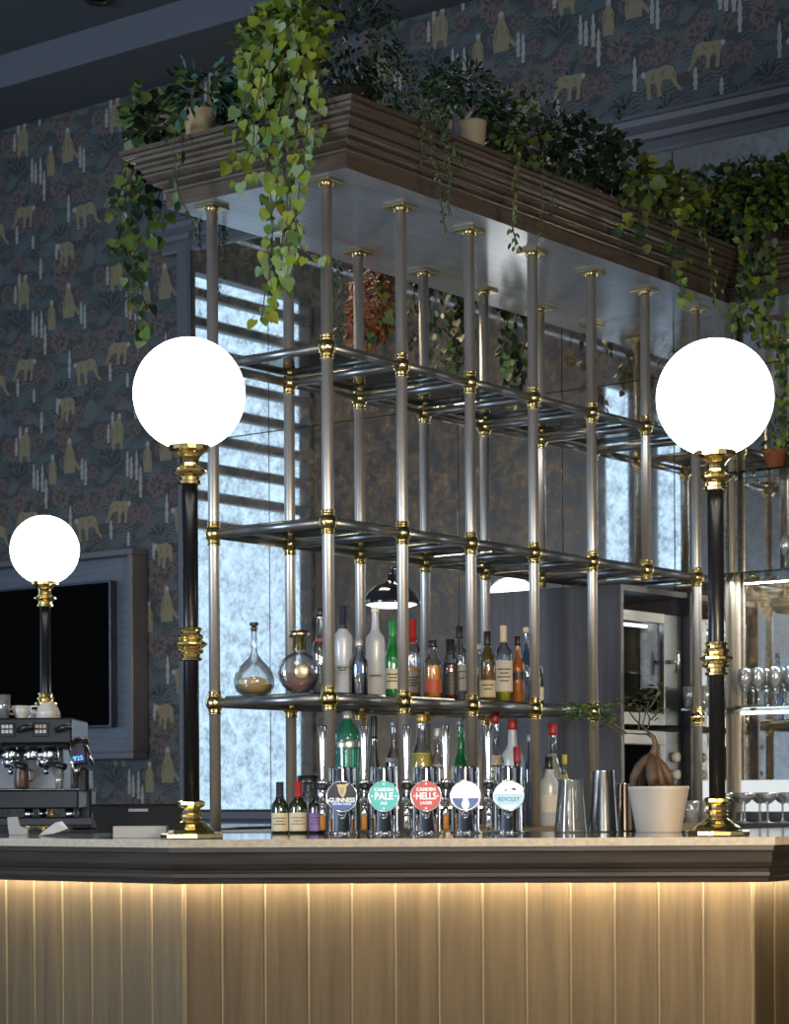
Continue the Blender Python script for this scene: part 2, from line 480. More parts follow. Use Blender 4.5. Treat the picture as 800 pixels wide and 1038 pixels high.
def wallpaper():
    base, teal, slatec, plum, brown, ochre, pale, dk = range(8)
    cols = [P('paper_base', (.036, .040, .044), .8), P('paper_teal', (.058, .074, .080), .8), P('paper_slate', (.074, .083, .092), .8), P('paper_plum', (.110, .076, .074), .8),
            P('paper_brown', (.092, .068, .058), .8), P('paper_ochre', (.175, .146, .088), .8), P('paper_pale', (.245, .245, .235), .8), P('paper_dark', (.022, .025, .028), .8)]

    def wp(cx, cy):   # a point of the first zoom of the left wall -> wall coordinates
        p = onX(cx * 240 / 778, 240 + cy / 3.243, WU); return p.y, p.z
    a = wp(225, 215); W = a[0] - wp(541, 160)[0]; H = a[1] - wp(225, 726)[1]
    k = W / 70.0
    items = []          # (v, z, poly, mat, layer)

    def put(v, z, poly, mat, layer, s=1.0, flip=False):
        items.append((v, z, [((-x if flip else x) * k * s, y * k * s) for x, y in poly], mat, layer + len(items) * 1e-6))
    rg = random.Random(3)

    def bush2(v, z, r, c, lay, sd):
        put(v, z, blob(22, r, .16, sd), c, lay)
        rq = random.Random(sd + 100)
        for i in range(13):
            a_ = 2 * PI * i / 13 + rq.uniform(-.2, .2); r0_ = r * rq.uniform(.1, .35)
            put(v, z, leaf2(math.cos(a_) * r0_, math.sin(a_) * r0_, a_, r * rq.uniform(.45, .75), r * .16), dk if i % 2 else base, lay + .00001)
    # foliage carpet
    n = 0
    for i in range(9):
        for j in range(10):
            v = a[0] - (i + rg.random()) / 9 * W; z = a[1] - (j + rg.random()) / 10 * H
            t = rg.random(); lay = .0006 + rg.random() * .0012; n += 1
            if t < .52:
                c = rg.choice([teal, teal, slatec, slatec, dk]); a0 = rg.uniform(.1, .9); m = rg.randint(9, 12)
                for q in range(m): put(v, z, leaf2(0, 0, a0 + q * (PI * .9) / m, rg.uniform(6, 10), 1.15), c if q % 3 else teal, lay + q * .00002)
            elif t < .78:
                bush2(v, z, rg.uniform(3.0, 5.0), rg.choice([plum, plum, brown]), lay, n)
            else:
                c = rg.choice([teal, slatec, plum])
                for q in range(5): put(v, z + (q - 2) * 1.9 * k, [(x, math.sin(x * .9 + q) * .7 + w) for x, w in [(xx, .45) for xx in range(-6, 7, 2)] + [(xx, -.45) for xx in range(6, -7, -2)]], c, lay)
    ctr = [((205, 135), 8), ((130, 345), 6.5), ((200, 345), 7.5), ((310, 350), 7), ((60, 380), 6), ((330, 130), 6), ((160, 440), 5.5), ((225, 620), 8)]
    for q, ((x, y), r) in enumerate(ctr): v, z = wp(x, y); bush2(v, z, r * .85, plum if q % 2 == 0 else brown, .0020 + q * .00003, 40 + q)
    for (x, y) in ((300, 575),): v, z = wp(x, y); put(v, z, blob(16, 5.5, .05, 9, .8, 1.2), slatec, .0022)
    for (x, y) in ((322, 525),):
        v, z = wp(x, y); put(v, z, [(math.cos(t) * 5, math.sin(t) * 5) for t in [PI * i / 8 for i in range(9)]] + [(math.cos(t) * 3.8, math.sin(t) * 3.8) for t in [PI * i / 8 for i in range(8, -1, -1)]], brown, .0023)
    # pale seed heads
    for (x, y, hs) in ((110, 290, 8), (122, 300, 7), (138, 295, 9), (150, 345, 10), (268, 255, 7), (280, 268, 8), (135, 110, 7), (230, 425, 9), (52, 195, 6), (65, 150, 5), (113, 525, 4.5), (60, 500, 6), (190, 560, 5)):
        v, z = wp(x, y); put(v, z, [(-1.0, -hs * .7), (1.0, -hs * .7), (.7, -hs * .45), (1.3, -hs * .2), (.8, 0), (1.3, hs * .3), (.7, hs * .5), (.8, hs * .75), (.1, hs), (-.8, hs * .75), (-.6, hs * .5), (-1.2, hs * .3), (-.7, 0), (-1.3, -hs * .2), (-.7, -hs * .45)], pale, .0026)
    # monkeys
    M = [(285, 440, WALK, 1, False), (390, 380, WALK, .9, True), (225, 560, HUNCH, 1, False), (80, 190, BACK, 1, False), (172, 258, SIT2, 1, False), (226, 215, SIT, 1.05, False)]
    faces = {id(WALK): (-8.2, 3.6), id(HUNCH): (-6.6, 3.8), id(BACK): (1.5, 9.2), id(SIT2): (0, 6.6), id(SIT): (.3, 8.2)}
    for x, y, pl, s, fl in M:
        v, z = wp(x, y); put(v, z, pl, ochre, .0028, s, fl)
        marks = {id(WALK): [leaf2(3, 4.6, -2.2, 4.5, .7), leaf2(-3, 3.6, -1.9, 4, .7), leaf2(6.4, 2.6, -1.3, 4, .6)], id(SIT): [leaf2(2.6, 2.4, -1.1, 8, .7), leaf2(-1.6, 2.6, -1.8, 7, .7), leaf2(.6, 3.6, -1.5, 6, .5)],
                 id(SIT2): [leaf2(1.4, 2.2, -1.3, 6, .6), leaf2(-1.3, 2.2, -1.8, 6, .6)], id(BACK): [leaf2(0, 5, -1.57, 8, .6), leaf2(2.6, 3, -1.4, 6, .6), leaf2(-2.8, 3, -1.75, 6, .6)], id(HUNCH): [leaf2(2.4, 3.4, -1.9, 4.5, .7), leaf2(-2.4, 3.2, -1.7, 3.5, .6)]}
        for q in marks[id(pl)]: put(v, z, q, brown, .0029, s, fl)
        fx, fz = faces[id(pl)]
        put(v, z, [(fx + px * 1, fz + pz) for px, pz in blob(10, 1.35, .02, 1)], pale, .0030, s, fl)
    m = MB()
    m.box((WU + .06, 2.0, 2.55), (.12, 16.4, 5.3), base)
    for (v, z, poly, mat, lay) in items:
        for i in range(-2, 9):
            for j in range(-3, 6):
                vv = v - i * W + 0; zz = z - j * H
                if zz > 4.97 or zz < .6 or vv > 9.75 or vv < 3.2: continue
                if vv < 7.80 and zz < 4.06: continue
                m.add([(WU - lay, vv - x, zz + y) for x, y in poly if True], [list(range(len(poly)))[::-1]], mat)
    struct(m.build('wall_back', cols))


WIN = 1.45
room()

# mirror covering the wall behind the bar
mt = thing('wall_mirror', 'antique mottled mirror panels in a slate frame covering the wall behind the bar', 'mirror', (WU, 4.8, 1.14))
vl = [7.745, 7.22, 6.64, 6.056, 5.474, 4.893, 4.31, 3.73, 3.15, 2.57]
zs = [1.16, 3.05, 4.045]
for a, b in zip(vl, vl[1:]):
    for z0, z1 in zip(zs, zs[1:]):
        MB().box((WU - .014, (a + b) / 2, (z0 + z1) / 2), (.012, a - b - .004, z1 - z0 - .004), bev=.001).build('mirror_panel', mirror_m, mt, shift=mt.location)
f = MB()
f.box((WU - .02, 7.785, 2.6), (.04, .085, 3.0), bev=.006)
f.box((WU - .03, 7.735, 2.6), (.02, .012, 2.95))
f.build('side_frame', frame_m, mt, shift=mt.location)
f = MB()
sweep(f, [(WU - .001, 1.6), (WU - .001, 7.93)], [(0, 4.035), (.03, 4.035), (.035, 4.05), (.035, 4.085), (.05, 4.095), (.055, 4.12), (.085, 4.15), (.09, 4.175), (.10, 4.18), (.10, 4.195), (0, 4.195)], 0, True)
f.build('top_moulding', frame_m, mt, shift=mt.location)

w = MB()
w.box((WU - .03, 4.7, 1.13), (.06, 6.25, .04), bev=.006)
w.box((WU - .012, 4.7, .555), (.024, 6.25, 1.11))
y = 1.62
while y < 7.8: w.box((WU - .027, y, .56), (.008, .085, 1.08), bev=.003); y += .1
tr = struct(w.build('trim_1', slate))

# ceiling downlight
d = thing('ceiling_downlight', 'small round dark downlight in the ceiling at the upper left', 'light', (0, 0, 0))
p = onZ(100, -2, CEIL + .17); d.location = p
MB().lathe([(.075, 0), (.075, -.012), (.06, -.02), (.045, -.012), (.04, -.002)], (0, 0, 0), 20).build('rim', black_m, d)
MB().lathe([(.04, -.003), (.001, -.003)], (0, 0, 0), 20).build('lens', P('downlight_lens', (.1, .1, .1), .3), d)

# ------------------------------------------------------------------ the bar
pA, pB = pos(170, 6.0, BAR), pos(786, 5.90, BAR)
U0, V1 = pA.x, pB.y
path = [(U0, 7.35), (U0, pA.y), (pB.x, V1), (7.7, V1)]
bar = thing('bar_counter', 'long bar with stone top, dark moulded edge and upright bronze boards', 'bar counter', (pA.x + .4, pA.y, 0))
SH = bar.location
i1, i2 = pos(182, 7.02, BAR), pos(686, 6.98, BAR)
inner = [(7.7, V1 + .75), (i2.x, i2.y), (i1.x, i1.y), (i1.x, 7.35)]
slabpoly = [tuple(q) for q in path] + inner
MB().prism(slabpoly, BAR - .022, BAR, 0, 0, 1).build('countertop', [stone_top, stone_edge], bar, shift=SH)
m = MB()
z = BAR - .022
sweep(m, path, [(.100, z - .001), (.006, z - .001), (.006, z - .013), (.011, z - .017), (.012, z - .024), (.014, z - .045), (.020, z - .058), (.026, z - .063), (.027, z - .070), (.024, z - .072), (.024, z - .082), (.030, z - .088), (.032, z - .100), (.040, z - .100), (.042, z - .084), (.100, z - .084)], 0, True)
m.build('moulding', dark_bronze, bar, shift=SH)
m = MB(); sweep(m, path, [(.046, z - .088), (.058, z - .088), (.058, z - .0845), (.046, z - .0845)], 0, True)
m.build('led_strip', led_m, bar, shift=SH)['label'] = 'warm light strip tucked under the moulding'
pp = offs(path, .094)
seams = {0: None, 1: None, 2: None}
for si in range(3):
    a, b = pp[si], pp[si + 1]
    L = (b - a).length; t = (b - a) / L; nrm = Vector((t.y, -t.x))   # outward
    if si == 0: js = []; s_ = L - .004; js = [s_ - .118 * i for i in range(27) if s_ - .118 * i > .01][::-1]
    elif si == 1:
        js = [.004, .106]; s_ = .106
        while s_ + .1195 < L - .03: s_ += .1195; js.append(s_)
        js.append(L - .004)
    else: js = [.004 + .118 * i for i in range(20)]
    prof = [(0, 0, 0)]
    for q in js: prof += [(q - .0055, 0, 1), (q - .0045, -.004, 1), (q - .0030, -.004, 1), (q - .0022, .0016, 1), (q + .0015, .0020, 1), (q + .0028, 0, 0)]
    prof = [q for q in prof if -.001 <= q[0] <= L + .001] + [(L, 0, 0)]
    mb = MB(); z0, z1 = .12, BAR - .022 - .084
    for q in prof:
        p = a + t * q[0] + nrm * q[1]; mb.v += [Vector((p.x, p.y, z0)), Vector((p.x, p.y, z1))]
    for i in range(len(prof) - 1):
        mb.f.append([2 * i, 2 * i + 2, 2 * i + 3, 2 * i + 1]); mb.mi.append(prof[i][2]); mb.sm.append(False)
    mb.build('board_panel', [board_m, bead_m], bar, shift=SH)
m = MB(); sweep(m, path, [(.13, 0), (.13, .122), (.104, .122), (.104, .1), (.17, .1), (.17, 0)], 0, True); m.build('kick_plate', kick_m, bar, shift=SH)
m = MB(); sweep(m, path, [(.101, .124), (.12, .124), (.12, BAR - .024), (.101, BAR - .024)], 0, True); m.build('carcass', kick_m, bar, shift=SH)

# service counters behind
sc = thing('service_counter', 'dark counter carrying the coffee machine at the left end', 'counter', (6.4, 6.7, 0))
MB().box((6.4, 6.7, BAR - .02), (1.75, 1.9, .04), bev=.004).build('worktop', P('worktop_dark', (.05, .055, .06), .12, coat=.5), sc, shift=sc.location)
MB().box((6.4, 6.7, (BAR - .04) / 2), (1.6, 1.75, BAR - .04)).build('carcass', wood_dark, sc, shift=sc.location)
ic = thing('back_counter', 'dark counter under the brass-jointed bottle rack', 'counter', (6.7, 4.9, 0))
cp = [(5.60, 4.55), (8.385, 4.55), (8.385, 4.79), (7.785, 4.79), (7.785, 5.33), (5.60, 5.33)]
MB().prism(cp, BAR - .043, BAR - .003).build('worktop', P('worktop_wood', (.23, .19, .10), .35), ic, shift=ic.location)
cq = [(5.66, 4.61), (8.385, 4.61), (8.385, 4.79), (7.785, 4.79), (7.785, 5.27), (5.66, 5.27)]
MB().prism(cq, 0, BAR - .043).build('carcass', wood_dark, ic, shift=ic.location)
CT = BAR - .003
wc = thing('wall_counter', 'counter along the mirrored wall holding backlit glassware', 'counter', (8.2, 3.5, 0))
MB().box((8.19, 3.3, BAR - .025), (.39, 2.46, .044), bev=.003).build('worktop', MATS['worktop_dark'], wc, shift=wc.location)
MB().box((8.21, 3.3, (BAR - .047) / 2), (.34, 2.4, BAR - .047)).build('carcass', wood_dark, wc, shift=wc.location)

# ------------------------------------------------------------------ globe lamps
def lamp(px, Z, gpy, gd, base_z, label):
    p = pos(px, Z, base_z); g = at(px, gpy, Z); hc = g.z - base_z; r = gd / 2
    t = thing('globe_lamp', label, 'lamp', p, RZ, 'globe lamps')
    k = gd / .31
    SEG = 12
    MB().lathe([(.086, 0), (.088, .003), (.088, .013), (.082, .016), (.067, .018), (.064, .024), (.052, .032), (.042, .040), (.034, .046), (.028, .049), (.026, .056), (.032, .060), (.033, .067), (.027, .071), (.025, .079), (.026, .085), (.034, .089), (.038, .094), (.038, .102), (.030, .106), (.024, .107)], (0, 0, 0), SEG, 0, False, ang=PI / 12).build('base', brass, t)
    zt = hc - r * .93           # bottom of the globe
    zm = zt - .547 * k          # middle of the mid collar
    MB().lathe([(.0225, .10), (.0225, zt - .02)], (0, 0, 0), 28).build('post', black_post, t)
    MB().lathe([(.0235, -.047), (.031, -.045), (.032, -.039), (.026, -.036), (.027, -.028), (.035, -.024), (.036, -.017), (.031, -.013), (.040, -.006), (.047, -.002), (.047, .003), (.038, .007), (.031, .013), (.036, .018), (.035, .025), (.027, .029), (.028, .036), (.032, .039), (.031, .045), (.0235, .047)], (0, 0, zm), 16, 0, False).build('mid_collar', brass, t)
    MB().lathe([(.0235, -.108), (.033, -.105), (.034, -.098), (.027, -.095), (.028, -.086), (.037, -.080), (.047, -.073), (.048, -.068), (.038, -.062), (.030, -.056), (.027, -.048), (.026, -.038), (.030, -.030), (.040, -.020), (.046, -.016), (.057, -.012), (.058, .003), (.053, .006), (.048, .002)], (0, 0, zt), 16, 0, False).build('top_collar', brass, t)
    n = 32; prof = []
    for j in range(n + 1):
        a = PI * j / n; z = -r * math.cos(a)
        if z >= -r * .935: prof.append((max(r * math.sin(a), 1e-5), z))
    MB().lathe(prof, (0, 0, hc), 48).build('globe', globe_m, t)
    return t


lamp(194.5, 6.13, 399.5, .311, BAR, 'lit globe lamp on black post at left corner of the bar front')
lamp(727.5, 6.08, 403, .322, BAR, 'lit globe lamp on black post beside the white bonsai pot')
lamp(47, 9.5, 557.5, .296, BAR, 'small distant lit globe lamp in front of the television')

# ------------------------------------------------------------------ bottle rack with its canopy
C0 = Vector((5.7405, 4.6753)); SP, DP = .4113, .5142
zF, zU, zM, zL = [CZ + q for q in (2.0653, 1.5079, .9216, .3316)]
rk = thing('bottle_rack', 'tall metal tube rack with brass ball joints under a wooden canopy', 'rack', (7.0, 4.9, CT))
rs = rk.location


def node(row, k, z): return Vector((C0.x + k * SP, C0.y + row * DP, z))


def joint(parent, p):
    m = MB().ball(p, .0320, 0, 22, 14)
    m.lathe([(.0205, -.041), (.0235, -.040), (.0235, -.036), (.0215, -.034), (.0215, -.030), (.0235, -.028), (.0235, -.024), (.02, -.022)], p, 20)
    m.lathe([(.02, .022), (.0235, .024), (.0235, .028), (.0215, .030), (.0215, .034), (.0235, .036), (.0235, .040), (.0205, .041)], p, 20)
    m.build('ball_joint', brass, parent, shift=rs)


PR = .0198
for row in (0, 1):
    for k in range(7):
        zb = CT
        if row == 1 and k >= 5: zb = zM
        if row == 0 and k == 5: zb = zM
        if row == 1 and k == 4: zb = CT
        q = node(row, k, 0)
        m = MB().lathe([(PR, zb), (PR, zF)], (q.x, q.y, 0), 20)
        po = m.build('post', post_metal, rk, shift=rs)
        fl = MB().box((q.x, q.y, zF - .006), (.088, .088, .012), bev=.002)
        fl.lathe([(.0215, -.024), (.025, -.022), (.025, -.015), (.028, -.012)], (q.x, q.y, zF), 18)
        fl.build('flange', brass_dull, po, shift=rs)
        for z in (zU, zM, zL):
            if z >= zb: joint(po, node(row, k, z))
RR = .0165
for z in (zU, zM, zL):
    kmax = 6 if z > zL else 4
    for row in (0, 1):
        for k in range(kmax):
            a, b = node(row, k, z), node(row, k + 1, z); d = (b - a).normalized()
            MB().tube([a + d * .028, b - d * .028], RR, 14).build('rail', rail_metal, rk, shift=rs)
    for k in range(kmax + 1):
        a, b = node(0, k, z), node(1, k, z); d = (b - a).normalized()
        MB().tube([a + d * .028, b - d * .028], RR, 14).build('cross_rail', rail_metal, rk, shift=rs)
    for k in range(kmax):
        a, b = node(0, k, z + RR + .004), node(1, k + 1, z + RR + .004)
        c = (a + b) / 2
        MB().box(c, (SP - .052, DP - .05, .008), bev=.0015).build('glass_shelf', smoke, rk, shift=rs)
    if kmax == 6:
        for row in (0, 1):
            a = node(row, 6, z); MB().tube([a + Vector((.028, 0, 0)), Vector((WU - .02, a.y, z))], RR, 14).build('rail', rail_metal, rk, shift=rs)
# canopy
cpath = [(WU - .021, 5.335), (5.667, 5.335), (5.667, 4.530), (8.243, 4.530), (8.243, 1.9)]
top = 3.478
def nose(d, z, r):
    return [(-(d + r * math.sin(q)), z - r * math.cos(q)) for q in [i * PI / 6 for i in range(7)]]


prof = [(0, zF), (0, zF + .050)] + nose(.004, zF + .059, .007) + [(-.022, zF + .072)] + nose(.028, zF + .082, .007) + [(-.046, zF + .095)] + nose(.052, zF + .108, .008) + [(-.060, zF + .118), (-.064, zF + .128)] \
    + nose(.072, zF + .140, .008) + [(-.088, zF + .152), (-.092, zF + .162)] + nose(.100, zF + .172, .009) + [(-.118, zF + .184), (-.118, top), (.02, top)]
m = MB(); sweep(m, cpath, prof); m.build('cornice', cornice_m, rk, shift=rs)
sp = [(5.668, 4.531), (8.244, 4.531), (8.244, 1.9), (WU - .021, 1.9), (WU - .021, 5.334), (5.668, 5.334)]
MB().prism(sp, zF, zF + .02).build('soffit', soffit_m, rk, shift=rs)
o2 = offs(cpath, -.117)
tp = [tuple(o2[1]), tuple(o2[2]), tuple(o2[3]), tuple(o2[4]), (WU - .021, 1.9), (WU - .021, o2[0].y)]
MB().prism(tp, top - .014, top - .002).build('top_board', cornice_m, rk, shift=rs)


# ------------------------------------------------------------------ tall appliance cabinet at the end of the rack
cu0, cu1, cv0, cv1 = 7.80, WU - .03, 4.80, 5.47
cz1 = zM - .046
cb = thing('tall_cabinet', 'dark wood tall cabinet housing a fridge and an oven at the end of the rack', 'cabinet', (cu0 + .3, cv0 + .3, 0))
cs = cb.location
MB().box((cu0 + .012, (cv0 + cv1) / 2, cz1 / 2), (.024, cv1 - cv0, cz1), bev=.003).build('side_panel', wood_dark, cb, shift=cs)
m = MB()
m.box((cu1 - .012, (cv0 + cv1) / 2, cz1 / 2), (.024, cv1 - cv0, cz1))
m.box(((cu0 + cu1) / 2, cv1 - .01, cz1 / 2), (cu1 - cu0 - .05, .02, cz1))
m.box(((cu0 + cu1) / 2, (cv0 + cv1) / 2, cz1 - .012), (cu1 - cu0 - .05, cv1 - cv0 - .02, .024))
m.box(((cu0 + cu1) / 2, (cv0 + cv1) / 2, BAR - .2), (cu1 - cu0 - .05, cv1 - cv0 - .02, .024))
m.build('carcass', wood_dark, cb, shift=cs)
fx0, fx1 = cu0 + .03, cu1 - .03; ff = cv0 + .055
fz0, fz1 = 1.52, cz1 - .10
fr = MB().box(((fx0 + fx1) / 2, ff + .27, (fz0 + fz1) / 2), (fx1 - fx0, .02, fz1 - fz0), 0)
dsteel = P('appliance_steel', (.20, .215, .235), .30, .9)
fd = empty('fridge_door', (0, 0, 0), 0, cb)
gx1 = fx0 + (fx1 - fx0) * .73
m = MB()
m.box((fx0 + .012, ff, (fz0 + fz1) / 2), (.024, .03, fz1 - fz0), 0); m.box(((gx1 + fx1) / 2, ff, (fz0 + fz1) / 2), (fx1 - gx1, .03, fz1 - fz0), 0, bev=.003)
m.box(((fx0 + gx1) / 2, ff, fz1 - .02), (gx1 - fx0, .03, .04), 1); m.box(((fx0 + gx1) / 2, ff, fz0 + .025), (gx1 - fx0, .03, .05), 1)
m.build('door_frame', [dsteel, P('fridge_trim', (.50, .50, .46), .35, .5)], fd, shift=cs)
MB().box(((fx0 + gx1) / 2, ff, (fz0 + fz1) / 2), (gx1 - fx0 - .04, .008, fz1 - fz0 - .08)).build('door_glass', GL('fridge_glass', (.80, .80, .76), (.45, .46, .46), gloss=.03), fd, shift=cs)
hx = gx1 + .035
m = MB().tube([(hx, ff - .06, fz1 - .16), (hx, ff - .06, fz0 + .22)], .009, 12)
for zz in (fz1 - .20, fz0 + .27): m.tube([(hx, ff - .06, zz), (hx, ff - .012, zz)], .006, 10)
m.build('door_handle', P('handle_steel', (.66, .62, .52), .25, 1), fd, shift=cs)
m = MB()
m.box(((fx0 + gx1) / 2, ff + .30, (fz0 + fz1) / 2), (gx1 - fx0, .012, fz1 - fz0), 0)
m.box((fx0 + .01, ff + .17, (fz0 + fz1) / 2), (.012, .26, fz1 - fz0), 0); m.box((gx1 - .01, ff + .17, (fz0 + fz1) / 2), (.012, .26, fz1 - fz0), 0)
m.box(((fx0 + gx1) / 2, ff + .17, fz0 + .01), (gx1 - fx0, .26, .012), 0)
m.build('fridge_liner', P('fridge_liner', (.13, .12, .085), .4, 0, noise=((14, 14, 14), (.05, .046, .032), .4, .6)), cb, shift=cs)
for zz in (fz0 + .10, fz0 + .22):
    MB().box(((fx0 + gx1) / 2, ff + .16, zz), (gx1 - fx0 - .03, .25, .008)).build('fridge_shelf', shelf_gl, cb, shift=cs)
MB().box(((fx0 + gx1) / 2, ff + .06, fz1 - .05), (gx1 - fx0 - .06, .02, .012)).build('fridge_light', led_cool, cb, shift=cs)
oz1 = fz0 - .025; oz0 = BAR + .0
m = MB().box(((fx0 + gx1) / 2, ff, oz1 - .03), (gx1 - fx0, .035, .06), 0, bev=.004)
m.box((fx0 + .02, ff, (oz0 + oz1) / 2 - .03), (.04, .03, oz1 - oz0 - .06), 0); m.box((gx1 - .02, ff, (oz0 + oz1) / 2 - .03), (.04, .03, oz1 - oz0 - .06), 0)
m.box(((fx0 + gx1) / 2, ff + .008, (oz0 + oz1) / 2 - .03), (gx1 - fx0 - .08, .012, oz1 - oz0 - .06), 1)
od = m.build('oven_door', [MATS['fridge_trim'], tv_scr], cb, shift=cs)
m = MB().box(((gx1 + fx1) / 2, ff, (oz0 + oz1) / 2), (fx1 - gx1, .03, oz1 - oz0), bev=.003); op = m.build('oven_panel', dsteel, cb, shift=cs)
for zz in (oz1 - .11, oz1 - .185):
    MB().lathe([(.022, 0), (.022, .02), (.018, .028), (.001, .029)], (0, 0, 0), 18).xf(Matrix.Translation(((gx1 + fx1) / 2, ff - .014, zz)) @ Matrix.Rotation(PI / 2, 4, 'X')).build('oven_knob', white_c, op, shift=cs)

# ------------------------------------------------------------------ television in its surround
q = onX(133.5, 555, WU - .125); q2 = onX(133.5, 769, WU - .125)
ty1, tz1, tz0 = q.y, q.z, q2.z
ty0 = ty1 + 1.75
ts = thing('television_surround', 'slate wooden box frame on the wallpapered wall around the television', 'frame', (WU - .06, (ty0 + ty1) / 2, tz0))
m = MB(); FWD = .075
for (a, b, c, d_) in ((ty1, ty0, tz1 - .035, tz1), (ty1, ty0, tz0, tz0 + .035), (ty1, ty1 + .035, tz0 + .035, tz1 - .035), (ty0 - .035, ty0, tz0 + .035, tz1 - .035)):
    m.box((WU - .066, (a + b) / 2, (c + d_) / 2), (.118, b - a, d_ - c), bev=.004)
m.build('box_frame', frame_m, ts, shift=ts.location)
MB().box((WU - .032, (ty0 + ty1) / 2, (tz0 + tz1) / 2), (.04, ty0 - ty1 - .07, tz1 - tz0 - .07)).build('back_panel', slate_wood, ts, shift=ts.location)
g1 = onX(112, 588, WU - .10); g0 = onX(112, 737, WU - .10)
tv = thing('television', 'wide black flat television recessed in the slate frame', 'television', (WU - .08, g1.y + .65, g0.z))
m = MB().box((WU - .081, g1.y + .62, (g1.z + g0.z) / 2), (.05, 1.24, g1.z - g0.z), bev=.004); m.build('casing', tv_bez, tv, shift=tv.location)
MB().box((WU - .107, g1.y + .62, (g1.z + g0.z) / 2), (.003, 1.222, g1.z - g0.z - .02)).build('screen', tv_scr, tv, shift=tv.location)

# ------------------------------------------------------------------ dome lamp behind the rack
dp = onX(397, 613, 7.40)
dl = thing('floor_lamp', 'black dome lamp with glowing white underside seen behind the rack', 'lamp', (dp.x, dp.y, 0), RZ)
sh_ = MB().lathe([(.124, 0), (.127, .004), (.121, .020), (.103, .050), (.072, .078), (.035, .092), (.020, .102), (.017, .128), (.006, .134), (1e-4, .135)], (0, 0, dp.z), 32)
sh_ = sh_.build('lamp_shade', P('shade_black', (.015, .018, .026), .12, .2, coat=.6), dl)
MB().lathe([(.119, .004), (.08, -.010), (.001, -.015)], (0, 0, dp.z), 32).build('diffuser', EM('lamp_disc', (1, .98, .94), 3.0), dl)
MB().tube([(0, 0, dp.z + .125), (.004, .01, dp.z + .155), (.022, .05, dp.z + .16), (.040, .10, dp.z + .13), (.045, .12, dp.z + .05), (.045, .12, .03)], .0085, 10).build('pole', black_m, dl)
MB().lathe([(1e-4, 0), (.15, 0), (.15, .012), (.03, .028), (.012, .032), (1e-4, .033)], (.045, .12, 0), 32).build('base', black_m, dl)

# ------------------------------------------------------------------ bottles
STY = {
    'vodka': [(0, .9), (.01, 1), (.62, 1), (.68, .93), (.735, .55), (.78, .40), (.98, .34), (1, .34)],
    'wine': [(0, .92), (.02, 1), (.50, 1), (.58, .94), (.66, .62), (.72, .42), (.98, .36), (1, .38)],
    'whisky': [(0, .92), (.015, 1), (.58, 1), (.65, .95), (.73, .55), (.80, .40), (.98, .36), (1, .38)],
    'squat': [(0, .93), (.02, 1), (.55, 1), (.63, .96), (.72, .62), (.80, .44), (.97, .40), (1, .42)],
    'round': [(0, .72), (.02, .8), (.55, .98), (.66, 1), (.72, .92), (.79, .5), (.86, .36), (.98, .36), (1, .38)],
    'taper': [(0, .95), (.02, 1), (.30, 1), (.42, .78), (.48, .70), (.58, .66), (.70, .40), (.98, .30), (1, .33)],
}


def interp(pr, t):
    for (a, x), (b, y) in zip(pr, pr[1:]):
        if a <= t <= b: return x + (y - x) * (t - a) / max(b - a, 1e-6)
    return pr[-1][1]


def bottle(p, w, h, style, glass, cap=None, capfrac=.16, liquid=None, level=.45, labels=(), label='', square=False, group=None, name='bottle', wide_cap=1.0):
    """labels: (z0, z1, material, half angle, print lines)"""
    r = w / 2; pr = STY[style]
    t = thing(name, label, 'bottle', p, RZ, group)
    seg = 4 if square else 22
    zt = h * (1 - (.02 if cap else 0))
    out = [(x * r, z * zt) for z, x in pr]
    if square:
        R = r * 1.25; out = [(x * R, z * zt) for z, x in pr]
        MB().lathe(out, (0, 0, 0), 8, 0, False, ang=PI / 8).build('glass', glass, t)
    else: MB().lathe([(1e-4, 0)] + out, (0, 0, 0), seg).build('glass', glass, t)
    if liquid:
        lv = level; q = [(1e-4, .006)] + [(x * r * .88, max(z * zt, .006)) for z, x in pr if z < lv] + [(interp(pr, lv) * r * .88, lv * zt), (1e-4, lv * zt)]
        MB().lathe(q, (0, 0, 0), seg).build('liquid', liquid, t)
    if cap:
        rn = pr[-1][1] * r * 1.18 * wide_cap; z0 = h * (1 - capfrac)
        rb = max(interp(pr, 1 - capfrac) * r * 1.12, rn * .95) if wide_cap == 1 else rn
        MB().lathe([(rb, z0), (rn, z0 + h * .03), (rn, h * .99), (rn * .85, h), (1e-4, h)], (0, 0, 0), 16).build('cap', cap, t)
    for L in labels:
        z0, z1, mt_, ha = L[:4]; n = L[4] if len(L) > 4 else 0
        rr = r * 1.02
        m = MB()
        a0, a1 = -PI / 2 - ha, -PI / 2 + ha
        m.lathe([(interp(pr, z0 / .98) * rr, z0 * h), (interp(pr, z1 / .98) * rr, z1 * h)], (0, 0, 0), 12, 0, True, a0, a1)
        for i in range(n):
            zz = z0 + (z1 - z0) * (.72 - .5 * i / max(n, 1)); f = .62 if i % 2 == 0 else .40
            m.lathe([(interp(pr, zz) * rr * 1.01, zz * h - h * .008), (interp(pr, zz) * rr * 1.01, zz * h + h * .008)], (0, 0, 0), 8, 1, True, -PI / 2 - ha * f, -PI / 2 + ha * f)
        m.build('label', [mt_, ink], t)
    return t


SHZ = zL + RR + .008 + .0005


def rackpos(px, off, z):
    d = ray(px, 720)
    s1 = (C0.x + off) / d.x; s2 = (C0.y + off) / d.y
    s = max(s1, s2); return CAM.x + d.x * s, CAM.y + d.y * s, s


def on_rack(px, w, ytop, off, z, **kw):
    x, y, s = rackpos(px, off, z)
    h = CZ + (HY - ytop + (px - 400) * ROLL * -1) * s / FPX - z
    return bottle((x, y, z), w * s / FPX, h, **kw), s, h


B1 = 'spirit bottles on the lit rack shelf'
B2 = 'spirit bottles on the counter below the rack'
